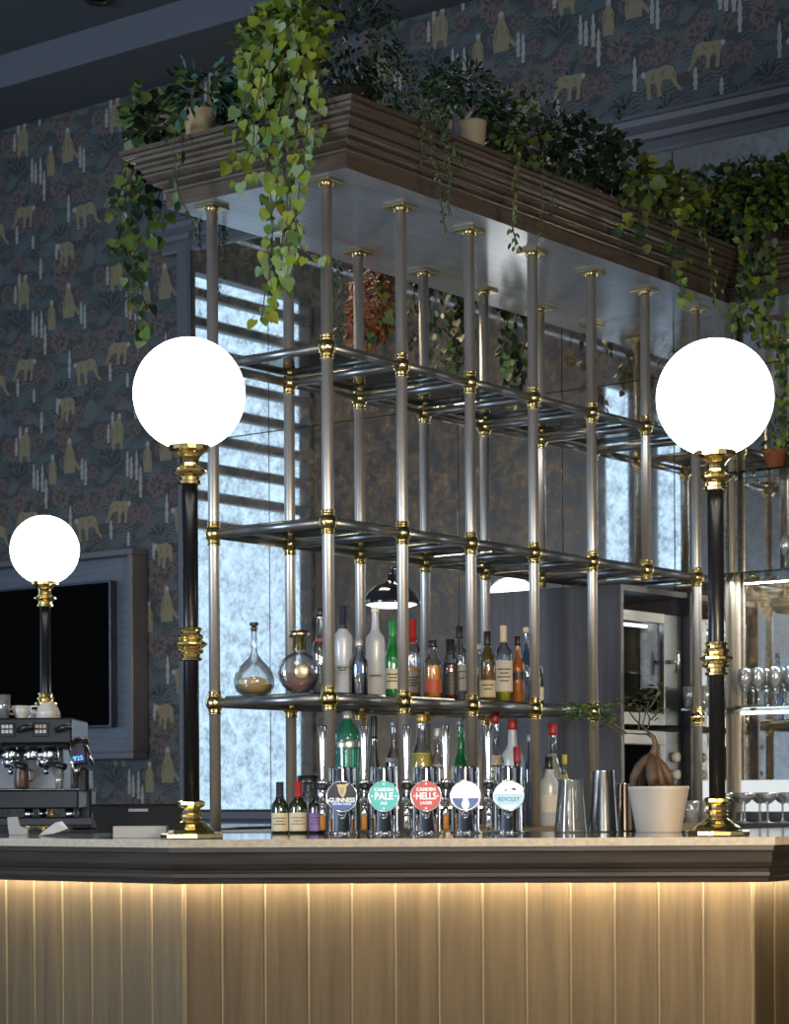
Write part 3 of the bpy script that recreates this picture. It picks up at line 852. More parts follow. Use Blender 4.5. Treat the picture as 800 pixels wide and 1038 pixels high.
# teardrop decanter
x, y, s = rackpos(258, .10, SHZ)
h = CZ + (HY - 630) * s / FPX - SHZ
t = thing('decanter', 'teardrop crystal decanter with gold oval label and a little amber spirit', 'decanter', (x, y, SHZ), RZ)
r = 20.5 * s / FPX
TD = [(.0, .52), (.02, .66), (.06, .86), (.12, .97), (.18, 1.0), (.25, 1.0), (.33, .93), (.41, .77), (.48, .54), (.54, .34), (.60, .21), (.66, .15), (.74, .14), (.95, .14), (.97, .19), (1, .19)]
def flute(mb, prof, seg=40, amp=.018):
    mb.lathe(prof, (0, 0, 0), seg)
    n = seg
    for j in range(len(prof)):
        for i in range(n):
            v = mb.v[j * n + i]
            if i % 2: v.x *= 1 - amp; v.y *= 1 - amp
    return mb
flute(MB(), [(1e-4, 0)] + [(x_ * r, z_ * h * .93) for z_, x_ in TD]).build('glass', crystal, t)
MB().lathe([(1e-4, .006)] + [(interp(TD, z_) * r * .93, z_ * h * .93 + .004) for z_ in (.01, .05, .10, .145)] + [(1e-4, .145 * h * .93 + .004)], (0, 0, 0), 24).build('liquid', gold_liq, t)
MB().lathe([(.008, h * .88), (.010, h * .91), (.009, h * .95), (.015, h * .955), (.016, h * .99), (.013, h), (1e-4, h)], (0, 0, 0), 16).build('stopper', P('stopper_brown', (.05, .035, .025), .4), t)
m = MB()
vs = []; nn = 24
for i in range(nn):
    a = 2 * PI * i / nn; xx = math.cos(a) * r * .74; zz = .20 * h * .93 + math.sin(a) * h * .062
    rr_ = interp(TD, zz / (h * .93)) * r * 1.01; vs.append((xx, -math.sqrt(max(rr_ ** 2 - xx ** 2, 1e-6)) - .001, zz))
m.add(vs, [list(range(nn))]); m.build('label', P('label_antique', (.46, .38, .22), .5), t)
# round cognac flask
x, y, s = rackpos(304, .09, SHZ)
h = CZ + (HY - 638) * s / FPX - SHZ; r = 22 * s / FPX
t = thing('cognac_flask', 'round fluted cognac flask with gold medallion and gold neck on rack shelf', 'bottle', (x, y, SHZ), RZ)
def disc_body(mb, R, cz, dy, squash=1.0, zmax=None, n=40, k=8, amp=.03):
    """flattened round flask with radial flutes"""
    rows = []
    for j in range(k + 1):
        ph = -PI / 2 + PI * j / k
        rows.append((R * math.cos(ph) ** .7 if abs(math.cos(ph)) > 1e-6 else 1e-4, dy * math.sin(ph)))
    vs, fs = [], []
    for rr_, yy in rows:
        for i in range(n):
            a = 2 * PI * i / n; f = 1 - (amp if i % 2 else 0)
            z_ = cz + math.sin(a) * rr_ * f
            if zmax: z_ = min(z_, zmax)
            vs.append((math.cos(a) * rr_ * f, yy, max(z_, .001)))
    for j in range(k):
        for i in range(n): fs.append((j * n + i, j * n + (i + 1) % n, (j + 1) * n + (i + 1) % n, (j + 1) * n + i))
    return mb.add(vs, fs, 0, True)
cz_ = r * .97
m = disc_body(MB(), r, cz_, r * .42); m.lathe([(r * .30, r * 1.85), (r * .24, r * 2.05), (r * .24, h * .84)], (0, 0, 0), 20); m.build('glass', crystal, t)
disc_body(MB(), r * .93, cz_, r * .36, zmax=cz_ * .98).build('liquid', redamber, t)
MB().lathe([(r * .30, r * 2.0), (r * .30, h * .87), (r * .46, h * .885), (r * .5, h * .93), (r * .47, h * .97), (r * .3, h), (1e-4, h)], (0, 0, 0), 20).build('neck_collar', brass_dull, t)
MB().lathe([(r * .36, 0), (r * .36, .006), (r * .30, .010), (1e-4, .011)], (0, 0, 0), 24).xf(Matrix.Translation((r * .12, -r * .40, cz_ * 1.05)) @ Matrix.Rotation(PI / 2, 4, 'X')).build('medallion', P('medallion_gold', (.78, .62, .40), .3, .7), t)

on_rack(325, 17, 617, .27, SHZ, style='wine', glass=clear, cap=cap_black, capfrac=.09, labels=[(.62, .66, lab_red, 1.2)], label='slim clear bottle half hidden behind the front corner post of the rack', group=B1)
on_rack(348, 20, 614, .14, SHZ, style='vodka', glass=frost, cap=cap_navy, capfrac=.26, labels=[(.22, .33, lab_grey, .9, 2)], label='frosted vodka bottle with dark navy neck right of the corner post', group=B1)
on_rack(364.5, 17, 648, .07, SHZ, style='squat', glass=cleardk, cap=cap_grey, capfrac=.14, labels=[(.38, .56, lab_blue, .25)], label='short clear bottle between the two tall frosted bottles', group=B1)
on_rack(381, 20, 616, .13, SHZ, style='vodka', glass=frost, cap=white_p, capfrac=.06, labels=[(.20, .24, lab_grey, .9, 1)], label='frosted vodka bottle with long white neck and small cap', group=B1)
on_rack(398.5, 17, 629, .20, SHZ, style='wine', glass=green_gl, cap=P('cap_green', (.02, .22, .06), .3), capfrac=.22, labels=[(.12, .38, lab_cream, 1.2, 3)], label='green bottle with cream label partly hidden behind second front post', group=B1)
on_rack(418.5, 17, 628, .28, SHZ, style='whisky', glass=clear, cap=cap_red, capfrac=.30, liquid=amber, level=.42, labels=[(.10, .36, lab_cream, 1.3, 4)], label='amber bottle with red neck and cream label just right of second post', group=B1)
on_rack(439, 19, 649, .10, SHZ, style='squat', glass=clear, cap=cap_black, capfrac=.12, liquid=amber, level=.58, labels=[(.10, .32, lab_red, 1.3)], label='squat amber whiskey bottle with low red label', group=B1)
on_rack(457, 18, 648, .12, SHZ, style='squat', glass=clear, cap=cap_black, capfrac=.24, liquid=redamber, level=.62, labels=[(.08, .46, lab_black, 1.0, 3)], label='dark whiskey bottle with black label and black cap', group=B1)
on_rack(466, 19, 635, .26, SHZ, style='vodka', glass=clear, cap=cap_black, capfrac=.16, labels=[(.16, .50, lab_grey, 1.2, 2)], label='clear bottle with dark cap behind the black labelled whiskey', group=B1)
on_rack(485, 14, 652, .24, SHZ, style='whisky', glass=clear, cap=cap_grey, capfrac=.12, liquid=yel_liq, level=.60, labels=[(.16, .46, lab_yel, 1.2)], label='yellow liqueur bottle just right of the third front post', group=B1)
on_rack(494.5, 17, 640, .10, SHZ, style='whisky', glass=olive_gl, cap=cap_black, capfrac=.20, liquid=amber, level=.52, labels=[(.06, .30, lab_cream, 1.2, 2)], label='olive glass whisky bottle with cream label at its foot', group=B1)
on_rack(511, 18, 634, .11, SHZ, style='vodka', glass=clear, cap=cap_cream, capfrac=.22, liquid=yel_liq, level=.30, labels=[(.14, .54, lab_white, 1.3, 4)], label='pale bottle with tall white label and cream capsule', group=B1)
on_rack(525, 15, 645, .09, SHZ, style='wine', glass=amber_gl, cap=cap_black, capfrac=.14, liquid=amber, level=.66, labels=[(.34, .46, lab_black, 1.3)], label='dark amber bottle with black band left of fourth front post', group=B1)
on_rack(534, 15, 636, .28, SHZ, style='wine', glass=bluegl, cap=cap_cream, capfrac=.07, label='bluish clear bottle behind the dark amber bottle', group=B1)
on_rack(547, 9, 662, .16, SHZ, style='whisky', glass=dkgreen_gl, cap=cap_black, capfrac=.16, labels=[(.1, .35, lab_white, 1.2)], label='thin dark bottle peeking out right of the fourth front post', group=B1)

# lower tier on the counter
on_rack(312, 17, 786, .05, CT, style='squat', glass=clear, cap=cap_black, capfrac=.15, wide_cap=2.6, liquid=gold_liq, level=.4, labels=[(.3, .5, lab_cream, 1.1)], label='clear bottle with wide black stopper behind the small wine bottles', group=B2)
# fluted green gin bottle
x, y, s = rackpos(352, .10, CT)
h = CZ + (HY - 720) * s / FPX - CT; r = 13.5 * s / FPX
t = thing('gin_bottle', 'tall fluted green gin bottle with silver band behind the black beer badge', 'bottle', (x, y, CT), RZ)
GN = [(0, .84), (.02, .9), (.55, .97), (.70, 1.0), (.77, 1.0), (.82, .95), (.87, .80), (.91, .56), (.935, .36), (.96, .30), (1, .30)]
flute(MB(), [(1e-4, 0)] + [(x_ * r, z_ * h * .97) for z_, x_ in GN], 32, .07).build('glass', teal_gl, t)
MB().lathe([(r * 1.03, h * .685), (r * 1.045, h * .69), (r * 1.045, h * .74), (r * 1.02, h * .745)], (0, 0, 0), 28).build('band', P('silver_band', (.55, .55, .50), .3, .9), t)
MB().lathe([(r * .34, h * .93), (r * .36, h * .94), (r * .36, h * .99), (1e-4, h)], (0, 0, 0), 18).build('cap', cap_grey, t)
on_rack(379, 18, 726, .16, CT, style='taper', glass=black_gl, cap=cap_black, capfrac=.2, label='black bottle with slim neck between the fluted green and clear bottles', group=B2)
on_rack(399, 18, 731, .12, CT, style='vodka', glass=cleardk, cap=cap_grey, capfrac=.06, labels=[(.62, .66, lab_grey, 1.2)], label='tall clear bottle standing behind the teal beer badge', group=B2)
on_rack(427, 24, 724, .14, CT, style='whisky', glass=clear, cap=lab_gold, capfrac=.08, labels=[(.38, .66, lab_yel, 1.2)], label='clear bottle with yellow label behind the red beer badge', group=B2)
on_rack(443, 17, 738, .10, CT, style='vodka', glass=clear, cap=cap_grey, capfrac=.10, labels=[(.5, .64, lab_grey, 1.1, 2)], label='narrow clear bottle left of the green one below the rack', group=B2)
on_rack(467, 19, 728, .14, CT, style='wine', glass=green_gl, cap=cap_grey, capfrac=.08, labels=[(.30, .50, ink, 1.2)], label='bright green bottle behind the third front post below the rack', group=B2)
on_rack(502, 19, 722, .14, CT, style='wine', glass=clear, cap=cap_red, capfrac=.10, labels=[(.30, .62, lab_cream, 1.2, 3)], label='clear bottle with red cap and pale label left of the frosted one', group=B2)
on_rack(519.5, 25, 729, .18, CT, style='vodka', glass=frost, cap=cap_red, capfrac=.10, labels=[(.3, .5, lab_white, .9)], label='broad frosted bottle with red cap below the rack', group=B2)
on_rack(524, 17, 757, .02, CT, style='wine', glass=black_gl, cap=cap_red, capfrac=.20, labels=[(.06, .30, lab_black, 1.2)], label='black wine bottle with red capsule behind the pale blue beer badge', group=B2, name='wine_bottle')
on_rack(537, 15, 745, .22, CT, style='vodka', glass=bluegl, cap=cap_grey, capfrac=.08, label='bluish bottle left of the fourth front post on the counter', group=B2)
on_rack(560, 22, 733, .16, CT, style='wine', glass=clear, cap=cap_red, capfrac=.12, labels=[(.45, .70, lab_grey, 1.1)], label='clear bottle with red cap right of the fourth front post', group=B2)
on_rack(556.5, 20, 767, .03, CT, style='whisky', glass=frost, cap=cap_black, capfrac=.18, labels=[(.2, .45, lab_white, 1.0)], label='small frosted bottle with black cap in front of a red capped bottle', group=B2)
on_rack(572, 11, 765, .12, CT, style='squat', glass=clear, cap=lab_yel, capfrac=.14, liquid=amber, level=.5, labels=[(.5, .72, lab_yel, 1.2)], label='small amber bottle with yellow cap beside the mixing glass', group=B2)

# small wine bottles on the bar
for px, w_, yt, cp_, lb, gl, txt in ((284, 17.5, 792, cap_navy, lab_cream, dkgreen_gl, 'small green wine bottle with navy capsule, leftmost of three on the bar'),
                                     (302.5, 19, 791, cap_red, lab_cream, dkgreen_gl, 'small wine bottle with red capsule and cream label on the bar'),
                                     (321.5, 18, 792, cap_black, lab_purple, black_gl, 'small dark wine bottle with purple label on the bar')):
    Z = 6.92; p = pos(px, Z, BAR); h = CZ + (HY - yt) * Z / FPX - BAR
    bottle(p, w_ * Z / FPX, h, 'wine', gl, cp_, .30, labels=[(.05, .40, lb, 1.25, 3)], label=txt, group='small wine bottles', name='wine_bottle')

# ------------------------------------------------------------------ beer taps
badge_em = {}
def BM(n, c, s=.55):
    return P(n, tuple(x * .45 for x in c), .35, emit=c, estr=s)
bd_black = P('badge_black', (.012, .014, .02), .25); bd_gold = BM('badge_gold', (.80, .66, .36), .35); bd_white = BM('badge_white', (.92, .94, .95), .62)
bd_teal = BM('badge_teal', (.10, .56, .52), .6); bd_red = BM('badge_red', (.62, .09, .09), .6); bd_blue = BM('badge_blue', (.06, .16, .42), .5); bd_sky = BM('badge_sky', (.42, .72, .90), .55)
bd_ink = P('badge_ink', (.01, .015, .03), .5); orange_m = P('nozzle_orange', (.40, .17, .02), .5)


def badge(kind, R):
    """disc in the x-z plane facing -y"""
    m = MB()
    D = Matrix.Rotation(PI / 2, 4, 'X')
    def disc(r0, y, mat, n=40):
        m.add([(math.cos(2 * PI * i / n) * r0, -y, math.sin(2 * PI * i / n) * r0) for i in range(n)], [list(range(n))], mat)
    def shape(poly, y, mat): m.add([(a, -y, b) for a, b in poly], [list(range(len(poly)))], mat)
    def word(txt, size, zc, y, mat, bold=.0, sx=1.0, xo=0):
        vs, fs = text_geo(txt, size, bold); m.add([(v[0] * sx + xo, -y, v[1] + zc) for v in vs], fs, mat)
    rim = MB().lathe([(R * .86, 0), (R * 1.0, 0), (R * 1.04, .004), (R * 1.04, .012), (R * .98, .015), (R * .955, .0125)], (0, 0, 0), 40).xf(D)
    m.add(rim.v, rim.f, 0, True)
    mats = [chrome]
    k = R
    seg = lambda a0, a1, r, n=20: [(math.cos(a0 + (a1 - a0) * i / n) * r, math.sin(a0 + (a1 - a0) * i / n) * r) for i in range(n + 1)]
    if kind == 0:
        mats += [bd_black, bd_gold, bd_white, bd_blue]
        disc(R * .96, .0130, 1)
        shape([(-.38 * k, .72 * k), (-.20 * k, .80 * k), (.10 * k, .78 * k), (.44 * k, .86 * k), (.42 * k, .72 * k), (.30 * k, .66 * k), (.28 * k, .30 * k), (.16 * k, .02 * k), (.05 * k, -.06 * k), (-.10 * k, .06 * k), (-.24 * k, .34 * k), (-.26 * k, .62 * k)], .0134, 2)
        for i in range(3): shape([((-.14 + .12 * i) * k, .60 * k), ((-.11 + .12 * i) * k, .60 * k), ((-.04 + .06 * i) * k, .14 * k), ((-.06 + .06 * i) * k, .14 * k)], .0137, 1)
        shape(seg(-2.75, -.40, R * .92), .0132, 4)
        word('GUINNESS', .40 * k, -.25 * k, .0137, 3, .012 * k, .92)
        word('EXTRA COLD', .20 * k, -.50 * k, .0137, 3, .006 * k, 1)
    elif kind in (1, 2):
        mats += [bd_teal if kind == 1 else bd_red, bd_white]
        disc(R * .96, .0130, 1)
        word('CAMDEN', .30 * k, .42 * k, .0136, 2, .012 * k)
        word('PALE' if kind == 1 else 'HELLS', .62 * k, -.02 * k, .0136, 2, .02 * k, .92 if kind == 1 else .82)
        word('ALE' if kind == 1 else 'LAGER', .26 * k, -.46 * k, .0136, 2, .01 * k)
        for s_ in (-1, 1):
            shape([(s_ * .84 * k, 0), (s_ * .77 * k, .07 * k), (s_ * .70 * k, 0), (s_ * .77 * k, -.07 * k)], .0136, 2)
            shape([(0, s_ * .88 * k), (.08 * k, s_ * .80 * k), (0, s_ * .72 * k), (-.08 * k, s_ * .80 * k)], .0136, 2)
    elif kind == 3:
        mats += [bd_white, bd_blue]
        disc(R * .96, .0130, 1)
        shape(seg(PI + .18, 2 * PI - .18, R * .90), .0134, 2)
        shape([(math.cos(2 * PI * i / 20) * R * .26, -.55 * k + math.sin(2 * PI * i / 20) * R * .34) for i in range(20)], .0138, 1)
        shape([(-.18 * k, -.05 * k), (.18 * k, -.05 * k), (.16 * k, -.5 * k), (-.16 * k, -.5 * k)], .0138, 1)
    else:
        mats += [bd_white, bd_sky, bd_ink]
        disc(R * .96, .0130, 1)
        shape(seg(PI - .10, 2 * PI + .10, R * .955), .0133, 2)
        shape([(-.55 * k, -.62 * k), (.55 * k, -.62 * k), (.3 * k, -.85 * k), (-.3 * k, -.85 * k)], .0136, 1)
        word('REVOLEY', .40 * k, -.26 * k, .0137, 3, 0, .86)
        shape([(-.34 * k, .30 * k), (-.20 * k, .40 * k), (-.08 * k, .36 * k), (-.20 * k, .30 * k)], .0137, 3)
        shape([(.12 * k, .42 * k), (.30 * k, .50 * k), (.48 * k, .42 * k), (.44 * k, .32 * k), (.26 * k, .36 * k)], .0137, 3)
        word('~ . ~ . ~', .2 * k, .68 * k, .0137, 3)
    return m, mats


taps = [(347.5, 'black badge with a gold emblem', 0), (389.5, 'teal badge with white lettering', 1), (432.5, 'red badge with white lettering', 2), (472, 'white badge with a blue lower half', 3), (515.5, 'white and sky blue badge with dark lettering', 4)]
for px, what, kind in taps:
    Z = 6.80; p = pos(px, Z, BAR); k = Z / FPX
    t = thing('beer_tap', 'chrome beer tap column carrying a round ' + what, 'beer tap', p, RZ, 'beer taps')
    h = CZ + (HY - 777) * k - BAR; r = 14.2 * k
    MB().lathe([(r * 1.12, 0), (r * 1.12, .004), (r * 1.03, .006), (r, .008), (r, h - .006), (r * .96, h - .001), (r * .6, h), (1e-4, h)], (0, 0, 0), 32).build('column', chrome, t)
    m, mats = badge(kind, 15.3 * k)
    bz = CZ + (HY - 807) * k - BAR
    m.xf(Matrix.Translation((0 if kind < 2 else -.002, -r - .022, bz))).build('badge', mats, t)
    MB().tube([(0, -r + .01, bz), (0, -r - .022, bz)], .014, 14).build('badge_mount', black_m, t)
    fx = -20 * k
    # faucet at the left of the column
    m = MB().tube([(-r + .004, 0, bz + .012), (fx, -.01, bz + .012)], .012, 14)
    m.lathe([(.013, -.022), (.016, -.018), (.016, .02), (.013, .026), (.013, .038), (.016, .040), (.015, .048), (.010, .052)], (fx, -.012, bz), 16)
    m.tube([(fx, -.012, bz - .018), (fx, -.022, bz - .045), (fx, -.024, bz - .075)], [.011, .010, .008], 12)
    fa = m.build('faucet', chrome, t)
    MB().lathe([(.0165, .022), (.0175, .024), (.0175, .036), (.0165, .038)], (fx, -.012, bz), 16).build('faucet_collar', black_m, fa)
    MB().lathe([(.007, 0), (.009, .004), (.009, .038), (.0095, .045)], (fx, -.024, .012), 12).build('nozzle', orange_m if kind in (0, 1, 3) else chrome, fa)
    hh = CZ + (HY - 735) * k - BAR
    m = MB(); rows = [(bz + .05, .007, .007), (bz + .075, .008, .008), (hh - .05, .0125, .010), (hh - .004, .0150, .011), (hh, .0125, .008)]
    vs = []; N = 12
    for zz, rx, ry in rows:
        for i in range(N):
            a = 2 * PI * i / N; vs.append((fx + math.cos(a) * rx, -.012 + math.sin(a) * ry + (zz - bz) * .05, zz))
    fs = [(j * N + i, j * N + (i + 1) % N, (j + 1) * N + (i + 1) % N, (j + 1) * N + i) for j in range(len(rows) - 1) for i in range(N)]
    m.add(vs, fs, 0, True); m.f += [[len(rows) * N - N + i for i in range(N)]]; m.mi.append(0); m.sm.append(False)
    m.build('tap_handle', steel, t)

# ------------------------------------------------------------------ shakers and bonsai
def cup(name, px, w0, w1, ytop, Z, mat, label, cat, wall=.0016, facets=0, nm='body'):
    k = Z / FPX; p = pos(px, Z, BAR); h = CZ + (HY - ytop - (px - 400) * ROLL) * k - BAR
    r0, r1 = w0 / 2 * k, w1 / 2 * k      # foot, rim
    t = thing(name, label, cat, p, RZ)
    m = MB().lathe([(1e-4, 0), (r0, 0), (r0 * 1.02, .004), (r1, h - .003), (r1 * 1.015, h - .001), (r1 * .99, h), (r1 - wall * 1.5, h - .003), (r0 - wall, .008), (1e-4, .007)], (0, 0, 0), 32)
    m.build(nm, mat, t); return t


cup('mixing_glass', 579, 33, 24, 790, 6.75, GL('mixing_glass_clear', (.85, .88, .90), (.35, .38, .42), body=(.6, .62, .64), bodyfac=.14, gloss=.4), 'upturned clear ribbed mixing glass left of the tin', 'glass')
cup('cocktail_tin', 611.5, 31, 23, 781, 6.88, steel, 'tall upturned steel cocktail tin beside the mixing glass', 'shaker')
cup('copper_tin', 634, 22, 19, 794, 7.0, copper_steel, 'copper toned cocktail tin half hidden behind the bonsai pot', 'shaker')

Z = 6.72; k = Z / FPX; p = pos(668, Z, BAR); h = CZ + (HY - 797 - 1.6) * k - BAR
bz_ = thing('bonsai', 'bonsai with swollen roots in a white pot on the bar', 'plant', p, RZ)
r0, r1 = 23 * k, 31 * k
MB().lathe([(1e-4, 0), (r0 * .97, 0), (r0, .004), (r1 * .985, h - .010), (r1, h - .008), (r1, h), (r1 * .95, h), (r1 * .93, h - .012), (1e-4, h - .013)], (0, 0, 0), 40).build('pot', pot_white, bz_)
MB().lathe([(r1 * .92, h - .014), (r1 * .6, h - .006), (1e-4, h - .002)], (0, 0, 0), 28).build('soil', soil, bz_)


def L(px, py, dy=0): return Vector(((px - 668) * k, dy, CZ + (HY - py - 1.6) * k - BAR))


m = MB()
m.tube([L(642, 799, -.01), L(643, 789, -.012), L(648, 778, -.008), L(655, 771), L(661, 766)], [.010, .015, .016, .016, .013], 12)
m.tube([L(661, 799, -.03), L(660, 788, -.036), L(660, 777, -.026), L(661, 766)], [.011, .018, .019, .013], 12)
m.tube([L(671, 799, -.02), L(669, 788, -.024), L(666, 777, -.014), L(661, 766)], [.010, .015, .016, .013], 12)
m.tube([L(681, 799, 0), L(678, 788, 0), L(672, 778, 0), L(662, 767)], [.010, .016, .017, .013], 12)
m.tube([L(652, 799, .02), L(655, 785, .03), L(660, 768)], [.012, .015, .013], 12)
m.tube([L(661, 770), L(664, 760), L(665, 753), L(663, 747), L(657, 743)], [.017, .011, .0085, .0075, .0065], 12)
m.build('trunk', bark, bz_)
m = MB()
br = [[(659, 744), (648, 744), (638, 743), (628, 745)], [(630, 744), (622, 738), (605, 726), (588, 722)], [(657, 742), (652, 735), (655, 722), (658, 712)], [(655, 740), (644, 728), (636, 718), (632, 712)],
      [(658, 738), (660, 728), (654, 716)], [(648, 740), (650, 725), (646, 714)], [(655, 722), (662, 714), (668, 704)], [(660, 730), (668, 722)], [(636, 743), (622, 733), (615, 730)]]
for q in br: m.tube([L(a, b, random.uniform(-.015, .015)) for a, b in q], [.0032, .0024, .0018, .0014][:len(q)], 6)
m.build('branches', twig, bz_)


# ------------------------------------------------------------------ leaves
def orient(n, d):
    d = d.normalized(); n = (n - d * n.dot(d))
    n = n.normalized() if n.length > 1e-4 else d.orthogonal().normalized()
    return d, d.cross(n), n


IVY = [(0, 0, 0), (-.34, .02, .03), (-.52, .26, .02), (-.34, .40, .06), (-.40, .66, .0), (-.16, .66, .05), (0, 1.0, -.08), (.16, .66, .05), (.40, .66, 0), (.34, .40, .06), (.52, .26, .02), (.34, .02, .03)]
HEART = [(0, .04, 0), (-.22, -.06, .03), (-.46, .10, .05), (-.50, .36, .03), (-.30, .68, .0), (0, 1.0, -.10), (.30, .68, 0), (.50, .36, .03), (.46, .10, .05), (.22, -.06, .03)]
OVAL = [(0, 0, 0), (-.20, .25, .03), (-.24, .55, .02), (0, 1, -.06), (.24, .55, .02), (.20, .25, .03)]
SMALL = [(0, 0, 0), (-.28, .4, .03), (0, 1, 0), (.28, .4, .03)]


def leaf(m, p, d, n, s, shape, mat):
    if p.z > 3 and p.x > 5 and (4.39 < p.y < 5.47 or p.x > 8.10) and p.x > 5.53 and 3.25 < p.z < 3.492:   # keep leaves out of the canopy itself
        if p.y < 4.43 and p.x < 8.12: p = Vector((p.x, 4.385, p.z))
        elif p.y > 5.43: p = Vector((p.x, 5.48, p.z))
        elif p.x < 5.57: p = Vector((5.515, p.y, p.z))
        elif 8.10 < p.x < 8.14: p = Vector((8.09, p.y, p.z))
        else: p = Vector((p.x, p.y, 3.495 + random.random() * .05))
        if p.z < 3.49: d = Vector((d.x * .2, d.y * .2, -abs(d.z) - .01))
        elif p.z < 3.56 and d.z < 0: d = Vector((d.x, d.y, abs(d.z) * .3))
    if p.z > 2 and p.x > 8.34: p = Vector((8.34, p.y, p.z))
    d, x, n = orient(n, d)
    mid = p + d * s * .42 - n * s * .07
    b = len(m.v); m.v.append(mid)
    for a, c, e in shape: m.v.append(p + x * a * s + d * c * s + n * e * s)
    k_ = len(shape)
    for i in range(k_): m.f.append([b, b + 1 + i, b + 1 + (i + 1) % k_]); m.mi.append(mat); m.sm.append(True)


def rv(s=1.0): return Vector((random.uniform(-s, s), random.uniform(-s, s), random.uniform(-s, s)))


def smooth_path(pts, step):
    out = []
    n = len(pts)
    for i in range(n - 1):
        p0, p1, p2, p3 = pts[max(i - 1, 0)], pts[i], pts[i + 1], pts[min(i + 2, n - 1)]
        k_ = max(2, int((p2 - p1).length / step))
        for j in range(k_):
            t = j / k_
            out.append(.5 * ((2 * p1) + (p2 - p0) * t + (2 * p0 - 5 * p1 + 4 * p2 - p3) * t * t + (3 * p1 - p0 - 3 * p2 + p3) * t ** 3))
    out.append(pts[-1]); return out


def vine(ml, ms, pts, size, step, shape, nm, spread=.5, per=1, face=None):
    """leaves along a hanging stem; nm = number of leaf materials to draw from"""
    face = face or (-FW + UP * .5)
    sp_ = smooth_path([Vector(q) for q in pts], step)
    sp_ = [q + rv(size * .15) for q in sp_]
    ms.tube(sp_, .0022, 5)
    for i, q in enumerate(sp_):
        for _ in range(per):
            s = size * random.uniform(.6, 1.15)
            off = rv(1); off.z *= .4; off = off.normalized() * size * spread * random.uniform(.2, 1)
            d = Vector((off.x, off.y, -.9 * size + random.uniform(-.4, .4) * size))
            leaf(ml, q + off, d, face + rv(.75), s, shape, random.randrange(nm))


def bush(ml, c, rad, n, size, shape, nm, down=.3):
    for _ in range(n):
        while True:
            q = rv(1)
            if .25 < q.length < 1: break
        q = Vector((q.x * rad[0], q.y * rad[1], q.z * rad[2]))
        d = q.normalized() + rv(.7) - UP * down
        leaf(ml, c + q, d, UP * .7 - FW * .6 + rv(.8), size * random.uniform(.6, 1.2), shape, random.randrange(nm))


# bonsai foliage
m = MB()
for (px, py, rx, rz_, n) in ((597, 720, 26, 9, 150), (585, 719, 14, 7, 60), (612, 728, 12, 8, 50), (632, 712, 10, 6, 26), (662, 700, 12, 8, 42), (668, 722, 6, 5, 14), (648, 716, 8, 6, 16)):
    for _ in range(n):
        q = L(px + random.uniform(-rx, rx), py + random.uniform(-rz_, rz_), random.uniform(-.06, .06))
        leaf(m, q, Vector((random.uniform(-1, 1), random.uniform(-1, 1), random.uniform(-.5, .4))), UP + rv(.6), random.uniform(.014, .024), OVAL, random.randrange(3))
m.build('foliage', [L_dk, L_mid, L_olv], bz_)

# ------------------------------------------------------------------ plants on the canopy
CANT = top - .002
VF = 4.530 - .118 - .035       # just in front of the long cornice
UF = 5.667 - .118 - .035       # just in front of the end cornice
VR = 5.335 + .118 + .03        # just behind the rear cornice


def potted(name, label, pxy, v, pot, pw, ph):
    """an Empty on the canopy top; pot radius pw and height ph; returns (thing, foot)"""
    p = onY(pxy[0], pxy[1], v); p.z = CANT
    t = thing(name, label, 'plant', p, 0, 'plants along the canopy')
    MB().lathe([(1e-4, 0), (pw * .78, 0), (pw * .8, .004), (pw, ph - .012), (pw * 1.04, ph - .01), (pw * 1.04, ph), (pw * .92, ph), (pw * .9, ph - .02), (1e-4, ph - .022)], (0, 0, 0), 24).build('pot', pot, t)
    return t, p


def green(t, ml, ms, mats):
    sh = t.location
    if ml.v: ml.build('foliage', mats, t, shift=sh)
    if ms.v: ms.build('stems', twig, t, shift=sh)


# 1 the large bright ivy at the corner
t, p = potted('trailing_ivy', 'big bright yellow-green ivy spilling over the near corner of the canopy', (322, 100), 5.02, pot_dark, .13, .24)
ml, ms = MB(), MB()
for q in ([(285, 20), (262, 45), (250, 95), (243, 135), (238, 165)], [(290, 25), (270, 50), (262, 100), (254, 150), (246, 185)], [(295, 25), (288, 60), (286, 110), (281, 180), (276, 240), (271, 290), (266, 325)],
          [(300, 25), (300, 60), (300, 110), (297, 170), (291, 235), (287, 290)], [(305, 30), (312, 60), (311, 120), (306, 175), (299, 225), (301, 262)], [(285, 40), (268, 90), (270, 150), (275, 215), (272, 270)],
          [(310, 35), (322, 70), (322, 120), (316, 165)], [(280, 30), (256, 60), (246, 110)], [(300, 60), (292, 120), (290, 200), (283, 262)], [(286, 250), (281, 290), (277, 318)], [(298, 225), (306, 250), (322, 262)]):
    vine(ml, ms, [onX(a, b, UF - .02 + random.uniform(-.05, .03)) for a, b in q], .044, .034, HEART, 5, .55)
    vine(ml, MB(), [onX(a, b, UF + .02) for a, b in q], .034, .05, HEART, 5, .8)
bush(ml, onX(272, 62, 5.62), (.09, .11, .17), 240, .042, HEART, 5)
bush(ml, onX(300, 28, 5.70), (.12, .14, .16), 250, .042, HEART, 5)
bush(ml, onX(248, 45, 5.62), (.05, .05, .09), 50, .030, IVY, 2)
bush(ml, onX(268, 120, 5.60), (.08, .10, .12), 110, .040, HEART, 5)
bush(ml, onX(322, 32, 5.60), (.05, .06, .06), 36, .036, IVY, 5)
green(t, ml, ms, [L_br, L_yg, L_mid, L_br, L_pale])
